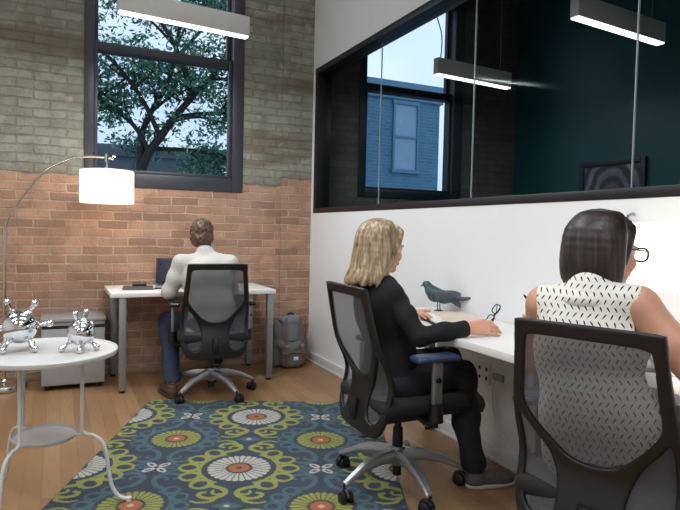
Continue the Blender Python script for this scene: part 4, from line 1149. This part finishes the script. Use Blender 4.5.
# ============ the dark haired woman
def woman_dark():
    fw = nrm((.80, .60, 0)); lf = V(-fw[1], fw[0], 0)
    base = (-.615, -3.945, 0)
    t = thing('person', 'seated dark haired woman in sleeveless dashed white blouse and glasses, back to us', 'person', base)
    RT = frame_from(fw); RH = frame_from((.995, -.08, -.10))
    shL, shR = V(-.735, -3.785, 1.015), V(-.600, -4.025, 1.035)
    mid = (shL+shR)/2; nk = mid+V(.012, .012, .062); hc = V(-.566, -3.868, 1.190)
    chest = mid+V(0, 0, -.15)+fw*.015; belly = V(-.640, -3.93, .66)
    hipR, hipL = V(-.570, -4.035, .515), V(-.640, -3.855, .515); kR, kL = V(-.25, -4.06, .53), V(-.30, -3.76, .53); aR, aL = V(-.22, -4.06, .10), V(-.27, -3.74, .10)
    elR, elL = V(-.525, -4.195, .825), V(-.655, -3.655, .80); wR, wL = V(-.31, -4.10, .808), V(-.545, -3.60, .985)
    wL = V(-.600, -3.670, .86)
    F = Field((-.92, -4.32, -.02), (-.06, -3.45, 1.36), .006)
    F.ell(chest, (.150, .090, .17), RT, .03); F.ell(belly, (.145, .10, .18), RT, .04); F.ell(V(-.615, -3.945, .53), (.165, .12, .10), RT, .04)
    F.chain([shR, nk+V(0, 0, -.045), shL], [.055, .058, .055], .03); F.chain([nk+V(0, 0, -.07), nk, hc-V(.005, .0, .06)], [.054, .050, .048], .02)
    F.chain([shR, (shR+elR)/2, elR, (elR+wR)/2, wR], [.056, .053, .044, .040, .026], .025); F.chain([shL, (shL+elL)/2, elL, (elL+wL)/2, wL], [.055, .052, .043, .038, .025], .025)
    for h, k, a in ((hipR, kR, aR), (hipL, kL, aL)): F.chain([h, k], [.078, .050], .03); F.chain([k, a], [.050, .031], .02); F.cap(a, a+V(.11, 0, -.06), .028, .024, .02)
    head(F, hc, RH, 1.02)
    hand(F, wR, V(.85, .5, -.02), V(0, 0, 1), V(0, 1, 0), [(.15, .25, .2)]*4, .97)
    hand(F, wL, V(-.15, .10, .95), V(-.2, -.9, .1), V(-1, .2, .2), [(.7, .9, .5), (.8, 1.0, .6), (.9, 1.0, .6), (.9, 1.0, .6)], .93, .03, (.85, .45, -.4, .3))
    put_field('body', F, M['skin_b'], t); face_bits(t, hc, RH, 1.02, M['hair_dark'])
    # blouse
    F = Field((-.95, -4.20, .40), (-.42, -3.64, 1.16), .006)
    F.ell(chest+V(0, 0, .01), (.172, .112, .185), RT, .03); F.ell(belly, (.182, .122, .20), RT, .05); F.ell(chest+fw*.07+V(0, 0, .0), (.13, .07, .075), RT, .04)
    F.ell(chest-fw*.035+V(0, 0, .05), (.165, .085, .12), RT, .04); F.ell(V(-.615, -3.945, .53), (.185, .122, .09), RT, .05)
    F.chain([shR, nk+V(0, 0, -.055)-fw*.015, shL], [.062, .068, .062], .03)
    F.cap(nk+V(0, 0, -.06), nk+V(.0, 0, -.005), .068, .060, .025)                                        # collar stand
    F.wave(.0018, 32, 8)
    F.cut_ell(nk+V(.035, .012, .045), (.064, .066, .055), None, .008)
    for s_, e_, sg, of in ((shR, elR, -1, .050), (shL, elL, 1, .066)):
        F.cut_ell(s_+lf*sg*of+V(0, 0, -.040), (.062, .11, .125), RT, .008)
    F.plane((0, 0, .455), (0, 0, -1), .01)
    bl = put_field('blouse', F, M['blouse'], t)
    # collar and yoke seam
    F = Field(nk-.16, nk+.14, .005)
    F.ell(nk+V(0, 0, -.046)-fw*.014, (.100, .088, .048), RT, .0); F.cut_ell(nk+V(.006, .005, -.005), (.060, .056, .10), RT, .006); F.plane(nk+fw*.05, fw)
    F.cut_box(nk-V(0, 0, .095), (.14, .14, .022), None, .004); F.plane(nk+V(0, 0, .004), (0, 0, 1), .004)
    put_field('collar', F, M['blouse'], bl)
    # trousers and shoes
    F = Field((-.92, -4.20, .08), (-.12, -3.60, .66), .008)
    F.ell(V(-.615, -3.945, .535), (.178, .135, .095), RT, .04); F.plane((0, 0, .60), (0, 0, 1), .01)
    for h, k, a in ((hipR, kR, aR), (hipL, kL, aL)): F.chain([h, (h+k)/2, k], [.094, .084, .070], .03); F.chain([k, a], [.068, .058], .025)
    F.plane((0, 0, .095), (0, 0, -1), .005); F.wave(.002, 34, 1)
    put_field('trousers', F, M['dark_denim'], t)
    shoe(t, V(-.265, -4.06, .0005), (1, 0, 0), .250, (0, 0, 1), (M['black_fabric'], M['sole_dark'])); shoe(t, V(-.315, -3.74, .0005), (1, .05, 0), .250, (0, 0, 1), (M['black_fabric'], M['sole_dark']))
    # straight dark bob
    q = lambda r, f, u: hc+RH @ (V(r*.96, f*.97, u)*1.0)
    F = Field(hc+V(-.2, -.2, -.22), hc+V(.17, .2, .16), .0048)
    F.ell(q(0, -.020, .036), (.088, .104, .090), RH, .02); F.ell(q(0, -.062, -.03), (.086, .058, .10), RH, .03); F.cut_ell(q(0, .088, -.035), (.064, .080, .105), RH, .015)
    r = np.random.default_rng(9)
    for i in range(56):
        a = -1.5+3.0*i/55+r.uniform(-.03, .03); x, y = math.sin(a), -math.cos(a)
        lo = -.120+.012*math.cos(a)+r.uniform(-.010, .008)
        p = [q(.03*x, .022*y, .122-.01*abs(x)), q(.066*x, -.014+.074*y, .103), q(.087*x, -.022+.100*y, .056), q(.094*x, -.024+.102*y, -.02), q(.092*x, -.024+.092*y, -.075), q(.082*x, -.026+.072*y, lo)]
        F.chain(catmull(p, 3), [.007, .009, .010, .011, .011, .012]+[.0145]*8+[.012, .007], .014)
    for e in (-1, 1):
        F.chain(catmull([q(.005*e, .050, .120), q(e*.050, .054, .086), q(e*.077, .022, .035), q(e*.084, .0, -.03), q(e*.080, -.02, -.085), q(e*.070, -.03, -.112)], 3), [.008]*3+[.011]*9+[.011, .010, .008, .005], .010)
    put_field('hair', F, M['hair_dark'], t)
    # glasses on her nose
    gp = lambda n, m, mt: None
    gl = [None]
    def pp(n, m, mt):
        if gl[0] is None: gl[0] = put('eyeglasses', m, mt, t); return gl[0]
        return put(n, m, mt, gl[0])
    eyeglasses(pp, None, hc+RH @ V(0, .117, .004), RH, M['tort'], s=1.12)
    return t, wL
_, pw = woman_dark()
m = MB(); a_ = V(-.650, -3.643, .990); d_ = nrm((-.045, .024, .055))
m.tube([a_-d_*.085, a_+d_*.040, a_+d_*.052], [.0045, .0045, .0012], 8)
tag(put('pen', m, M['black_plastic'], None, tuple(a_)), 'black pen held upright beside the dark haired woman\'s left shoulder', 'pen')

# ============ the man
def man():
    fw = nrm((.26, .966, 0)); lf = V(-fw[1], fw[0], 0); base = (-1.14, -.88, 0)
    t = thing('person', 'seated short haired man in white checked shirt and blue jeans, back to us', 'person', base)
    RT = frame_from(fw); RH = frame_from((.20, .97, -.14)); hc = V(-1.178, -.685, 1.178)
    shL, shR = V(-1.345, -.775, .975), V(-1.005, -.865, .975); mid = (shL+shR)/2; nk = mid+V(0, .06, .07)
    chest = V(-1.165, -.845, .83); belly = V(-1.145, -.88, .64)
    hipL, hipR = V(-1.225, -.89, .52), V(-1.05, -.91, .52); kL, kR = V(-1.405, -.52, .505), V(-.98, -.44, .53); aL, aR = V(-1.415, -.84, .11), V(-.98, -.36, .10)
    elL, elR = V(-1.430, -.735, .755), V(-.95, -.74, .775); wL, wR = V(-1.38, -.47, .79), V(-1.14, -.44, .795)
    F = Field((-1.62, -1.06, -.02), (-.78, -.20, 1.40), .007)
    F.ell(chest, (.165, .10, .19), RT, .03); F.ell(belly, (.15, .11, .18), RT, .04); F.ell(V(-1.14, -.90, .53), (.16, .12, .10), RT, .04)
    F.chain([shR-lf*-.03-V(0, 0, .02), nk+V(0, 0, -.06), shL-lf*.03-V(0, 0, .02)], [.036, .050, .036], .02); F.chain([nk+V(0, 0, -.07), nk, hc-V(0, .02, .05)], [.056, .056, .055], .02)
    for a, b, c in ((shR, elR, wR), (shL, elL, wL)): F.chain([a-V(0, 0, .02), b, c], [.036, .030, .027], .02)
    for h, k, a in ((hipR, kR, aR), (hipL, kL, aL)): F.chain([h, k], [.07, .044], .03); F.chain([k, a], [.044, .034], .02)
    F.cap(aL, aL+V(0, .11, -.06), .03, .026, .02); F.cap(aR, aR+V(0, .11, -.06), .03, .026, .02)
    head(F, hc, RH, 1.06)
    hand(F, wL, V(.45, .88, -.02), V(0, 0, 1), V(1, 0, 0), [(.25, .35, .3)]*4, 1.08); hand(F, wR, V(-.30, .94, -.02), V(0, 0, 1), V(-1, 0, 0), [(.25, .35, .3)]*4, 1.08)
    put_field('body', F, M['skin'], t); face_bits(t, hc, RH, 1.06, M['hair_brown'])
    F = Field((-1.60, -1.06, .38), (-.80, -.36, 1.16), .007)
    F.ell(chest, (.178, .115, .20), RT, .03); F.ell(belly, (.168, .128, .20), RT, .05); F.ell(V(-1.14, -.90, .53), (.175, .135, .11), RT, .05); F.ell(chest-fw*.03+V(0, 0, .06), (.168, .088, .13), RT, .04)
    F.chain([shR, nk+V(0, 0, -.045), shL], [.060, .068, .060], .04); F.cap(nk-V(0, 0, .04), nk+V(0, 0, .012), .072, .066, .02)
    F.chain([shR, (shR+elR)/2, elR, wR], [.062, .058, .050, .040], .03); F.chain([shL, (shL+elL)/2, elL, wL], [.062, .059, .052, .040], .03)
    F.cap(V(-1.27, -.87, .52), V(-1.30, -.93, .455), .045, .03, .04)          # loose shirt tail
    F.wave(.0030, 28, 4); F.cut_ell(nk+V(.008, .035, .040), (.066, .070, .045), None, .008)
    for w, e in ((wR, elR), (wL, elL)):
        dn = nrm(w-e); F.cut_box(w+dn*.055, (.07, .06, .06), frame_from(dn), .004, .004)
    F.plane((0, 0, .43), (0, 0, -1), .01)
    put_field('shirt', F, M['shirt'], t)
    F = Field((-1.60, -1.05, .06), (-.82, -.24, .68), .008)
    F.ell(V(-1.14, -.90, .535), (.185, .14, .10), RT, .04); F.plane((0, 0, .62), (0, 0, 1), .01)
    for h, k, a in ((hipR, kR, aR), (hipL, kL, aL)): F.chain([h, (h+k)/2, k], [.092, .082, .070], .03); F.chain([k, (k+a)/2, a], [.068, .066, .062], .025)
    F.wave(.0028, 28, 6); F.plane((0, 0, .115), (0, 0, -1), .005)
    put_field('jeans', F, M['denim'], t)
    shoe(t, V(-1.42, -.925, .0005), (-.08, 1, 0), .315, (0, 0, 1), (M['brown_leather'], M['sole_dark']), .052); shoe(t, V(-.98, -.42, .0005), (.1, 1, 0), .30, (0, 0, 1), (M['brown_leather'], M['sole_dark']), .052)
    q = lambda r, f, u: hc+RH @ (V(r, f, u)*1.06)
    F = Field(hc-.17, hc+.18, .005)
    F.ell(q(0, -.012, .038), (.088, .106, .092), RH, .0); F.ell(q(0, -.045, -.02), (.086, .072, .085), RH, .02)
    F.cut_ell(q(0, .075, -.01), (.075, .070, .085), RH, .012)
    for e in (-1, 1): F.cut_ell(q(e*.086, .005, -.015), (.022, .028, .040), RH, .008); F.cap(q(e*.076, .028, .02), q(e*.075, .026, -.022), .007, .005, .01)
    F.cut_box(q(0, -.05, -.115), (.12, .10, .035), RH, .01, .01); F.wave(.0018, 160, 5)
    put_field('hair', F, M['hair_brown'], t)
    return t
man()

# ------------------------------------------------------------------ outside
def tree(label, ox, oy, spec, nleaf, seed, top):
    r = np.random.default_rng(seed)
    t = thing('tree', label, 'tree', (ox, oy, -4))
    m = MB(); tips = []
    for pts, r0, r1 in spec:
        P = catmull(pts, 6); m.tube(P, list(np.linspace(r0, r1, len(P))), 9); tips.append((P, r1))
        for k in range(6):   # twigs
            i = r.integers(len(P)//3, len(P)-1); a = P[i]; d = nrm(P[min(i+1, len(P)-1)]-P[i-1]); s = nrm(d+r.normal(size=3)*.55+V(0, 0, .15)); L = r.uniform(.6, 1.3)
            Q = catmull([a, a+s*L*.5+V(0, 0, .05), a+s*L+r.normal(size=3)*.1], 4); m.tube(Q, list(np.linspace(r1*1.2, .006, len(Q))), 6); tips.append((Q, .01))
    put('trunk', m, M['bark'], t)
    n = nleaf; C = []; N = []
    while len(C) < n:
        P, _ = tips[r.integers(len(tips))]; c = P[r.integers(len(P)//2, len(P))]+r.normal(size=3)*V(.26, .30, .17)
        for _ in range(14): C.append(c+r.normal(size=3)*V(.11, .11, .06)); N.append(r.normal(size=3)+V(0, -.4, .9))
    C = np.array(C[:n]); N = np.array(N[:n]); N /= np.linalg.norm(N, axis=1)[:, None]
    T = np.cross(N, r.normal(size=(n, 3))); T /= np.linalg.norm(T, axis=1)[:, None]; B = np.cross(N, T)
    L = r.uniform(.035, .075, (n, 1)); W = L*.42
    q = [C-T*L, C+B*W-T*L*.1, C+T*L, C-B*W-T*L*.1]
    vv = np.stack(q, 1).reshape(-1, 3); ff = np.arange(4*n).reshape(-1, 4)
    o = link('foliage', mk_mesh('foliage', vv, ff, M['leaf'], None, None), t); tag(o, kind='stuff')
tree('leafy green tree outside the left window', -.9, 6.5, [
    ([(-.95, 6.5, -4), (-.90, 6.5, -.5), (-.80, 6.4, 2.1), (-.40, 6.25, 3.0), (.02, 6.1, 3.6), (.40, 6.0, 4.05), (.9, 5.9, 4.6)], .11, .035),
    ([(-.80, 6.4, 2.2), (-.72, 6.5, 3.1), (-.25, 6.6, 4.1), (-.05, 6.6, 5.2)], .07, .03),
    ([(-.62, 6.35, 2.6), (-.9, 6.4, 3.1), (-1.35, 6.5, 3.45), (-1.9, 6.5, 3.7)], .05, .02),
    ([(-.45, 6.25, 2.9), (-.75, 6.2, 3.5), (-1.15, 6.1, 4.0), (-1.8, 6.0, 4.6), (-2.3, 6.0, 5.1)], .05, .02),
    ([(-.2, 6.2, 3.3), (.4, 6.3, 3.45), (1.0, 6.4, 3.5), (1.6, 6.5, 3.3)], .05, .02),
    ([(.1, 6.1, 3.7), (-.3, 5.9, 4.6), (-.9, 5.8, 5.3), (-1.5, 5.8, 5.9)], .05, .02),
    ([(-.6, 6.4, 2.7), (.1, 6.5, 2.75), (.7, 6.6, 2.7), (1.3, 6.6, 2.5)], .045, .018),
    ([(.4, 6.0, 4.05), (.9, 6.1, 4.1), (1.5, 6.2, 3.95)], .04, .018),
    ([(-.05, 6.6, 4.6), (.5, 6.7, 5.3), (1.0, 6.8, 5.8)], .04, .018),
], 24000, 3, 6)
def building(name, label, c, half, ang, mat, wins, mtrim, parapet=.25):
    t = thing(name, label, 'building', (c[0], c[1], c[2]-half[2])); R = rotz(ang); C = V(*c)
    put('wall', MB().box(C, half, R), mat, t)
    put('parapet', MB().box(C+V(0, 0, half[2]), (half[0]+.08, half[1]+.08, parapet/2), R, .02), mtrim, t)
    for (x, z, w, h) in wins:
        p = C+R @ V(x, -half[1], z)
        f = MB(); f.box(p+R @ V(0, -.02, h+.05), (w+.08, .06, .05), R); f.box(p+R @ V(0, -.02, -h-.05), (w+.10, .08, .05), R)
        for s in (-1, 1): f.box(p+R @ V(s*(w+.03), -.02, 0), (.03, .05, h), R)
        f.box(p+R @ V(0, -.02, 0), (w, .04, .03), R)
        wf = put('window', f, mtrim, t); put('pane', MB().box(p+R @ V(0, -.005, 0), (w, .012, h), R), M['far_pane'], wf)
    return t
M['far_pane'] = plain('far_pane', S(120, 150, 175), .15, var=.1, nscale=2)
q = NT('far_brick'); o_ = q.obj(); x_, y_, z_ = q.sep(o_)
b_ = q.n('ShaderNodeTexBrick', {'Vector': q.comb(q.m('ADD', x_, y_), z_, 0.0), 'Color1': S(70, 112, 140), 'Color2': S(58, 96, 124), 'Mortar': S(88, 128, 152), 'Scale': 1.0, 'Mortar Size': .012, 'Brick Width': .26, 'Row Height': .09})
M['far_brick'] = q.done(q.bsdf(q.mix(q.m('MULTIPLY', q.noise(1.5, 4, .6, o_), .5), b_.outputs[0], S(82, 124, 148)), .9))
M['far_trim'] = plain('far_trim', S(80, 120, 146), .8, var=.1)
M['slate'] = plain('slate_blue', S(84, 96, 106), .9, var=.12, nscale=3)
building('apartment_building', 'blue-tinted brick building with parapet outside the far right window', (5.6, 10.26, .55), (2.14, 1.2, 4.62), 0, M['far_brick'],
    [(1.0, 3.35, .36, .9), (-.9, 3.35, .36, .9), (1.0, .5, .36, .9), (-.9, .5, .36, .9)], M['far_trim'], .5)
building('low_building', 'low slate-grey building behind the tree outside the left window', (-1.9, 12.5, -.6), (4.0, 1.5, 3.75), -.2, M['slate'], [(-1.5, 2.2, .5, .7), (1.4, 2.2, .5, .7)], M['slate'], .3)
struct('ground', MB().rect((-40, .5, -4.2), (40, 60, -4)), plain('asphalt', S(80, 84, 88), .9))

# ------------------------------------------------------------------ light, sky, camera
W = bpy.data.worlds.new('sky'); SC.world = W; W.use_nodes = True; nt = W.node_tree; nt.nodes.clear()
tc = nt.nodes.new('ShaderNodeTexCoord'); nz = nt.nodes.new('ShaderNodeTexNoise'); nz.inputs['Scale'].default_value = 2.2; nz.inputs['Detail'].default_value = 4
rp = nt.nodes.new('ShaderNodeValToRGB'); rp.color_ramp.elements[0].position = .35; rp.color_ramp.elements[0].color = (.50, .66, .90, 1); rp.color_ramp.elements[1].position = .62; rp.color_ramp.elements[1].color = (.86, .92, 1.0, 1)
bg = nt.nodes.new('ShaderNodeBackground'); bg.inputs['Strength'].default_value = SKY; wo = nt.nodes.new('ShaderNodeOutputWorld')
nt.links.new(tc.outputs['Generated'], nz.inputs['Vector']); nt.links.new(nz.outputs['Fac'], rp.inputs[0]); nt.links.new(rp.outputs[0], bg.inputs[0]); nt.links.new(bg.outputs[0], wo.inputs[0])

def area(name, loc, rot, sx, sy, e, col):
    l = bpy.data.lights.new(name, 'AREA'); l.shape = 'RECTANGLE'; l.size = sx; l.size_y = sy; l.energy = e; l.color = col
    o = bpy.data.objects.new(name, l); COL.objects.link(o); o.location = loc; o.rotation_euler = rot; return o
def point(name, loc, e, col, r):
    l = bpy.data.lights.new(name, 'POINT'); l.energy = e; l.color = col; l.shadow_soft_size = r
    o = bpy.data.objects.new(name, l); COL.objects.link(o); o.location = loc; return o
WH = (.955, .985, 1)
area('pendant_glow', (-1.395, -1.12, 2.585), (0, 0, .10), .88, .07, LP1, WH)
area('pendant_glow_beyond', (1.185, -.905, 2.585), (0, 0, .085), .88, .07, LP2, WH)
area('pendant_glow_teal', (1.19, -2.43, 2.585), (0, 0, .09), .9, .07, LP2, WH)
for i, (x, y, e) in enumerate(((-1.5, -1.5, LP3), (-1.5, -3.6, LP3), (-1.5, -5.9, LP3), (-3.6, -1.8, LP4), (-3.6, -3.8, LP4), (-3.6, -5.8, LP4))):
    area('ceiling_fill', (x, y, 4.2), (0, 0, 0), 1.2, .8, e, (.82, .93, 1))  # added overhead fill that brightens the upper walls, no fittings modelled
for i, (x, y, e) in enumerate(((-1.45, -2.9, LP5), (-1.45, -4.7, LP5), (-1.45, -6.4, LP5), (-3.5, -1.5, LP5), (-3.5, -3.3, LP5), (-3.5, -5.1, LP5))):
    area('unseen_row_fill', (x, y, 2.7), (0, 0, .09), 1.0, .3, e, WH)  # added fill at pendant height, out of view, with no fixtures
point('floor_lamp_glow', (-1.836, -.36, 1.53), LFL, (1, .84, .66), .05)
point('desk_lamp_glow', (-.262, -3.815, 1.17), LDL, (1, .95, .88), .04)

F_ = V(.43110018, .90140414, -.04028909); R_ = V(.90230019, -.43053736, .02218015); U_ = V(-.00264732, .04591472, .99894186)
cd = bpy.data.cameras.new('camera'); cd.sensor_width = 36; cd.lens = 590.58/680*36; cd.clip_start = .05; cd.clip_end = 300
cam = bpy.data.objects.new('camera', cd); COL.objects.link(cam)
mt = Matrix.Identity(4)
for i in range(3): mt[i][0] = R_[i]; mt[i][1] = U_[i]; mt[i][2] = -F_[i]
mt.translation = Vector((-2.175, -5.2326, 1.2381)); cam.matrix_world = mt
SC.camera = cam
vs = SC.view_settings; vs.view_transform = 'Standard'; vs.look = 'None'; vs.gamma = 1; vs.use_curve_mapping = False; vs.exposure = EXPO
cy = SC.cycles; cy.use_denoising = True; cy.max_bounces = 8; cy.transparent_max_bounces = 16; cy.diffuse_bounces = 4; cy.glossy_bounces = 4; cy.sample_clamp_indirect = 6
cy.caustics_reflective = False; cy.caustics_refractive = False
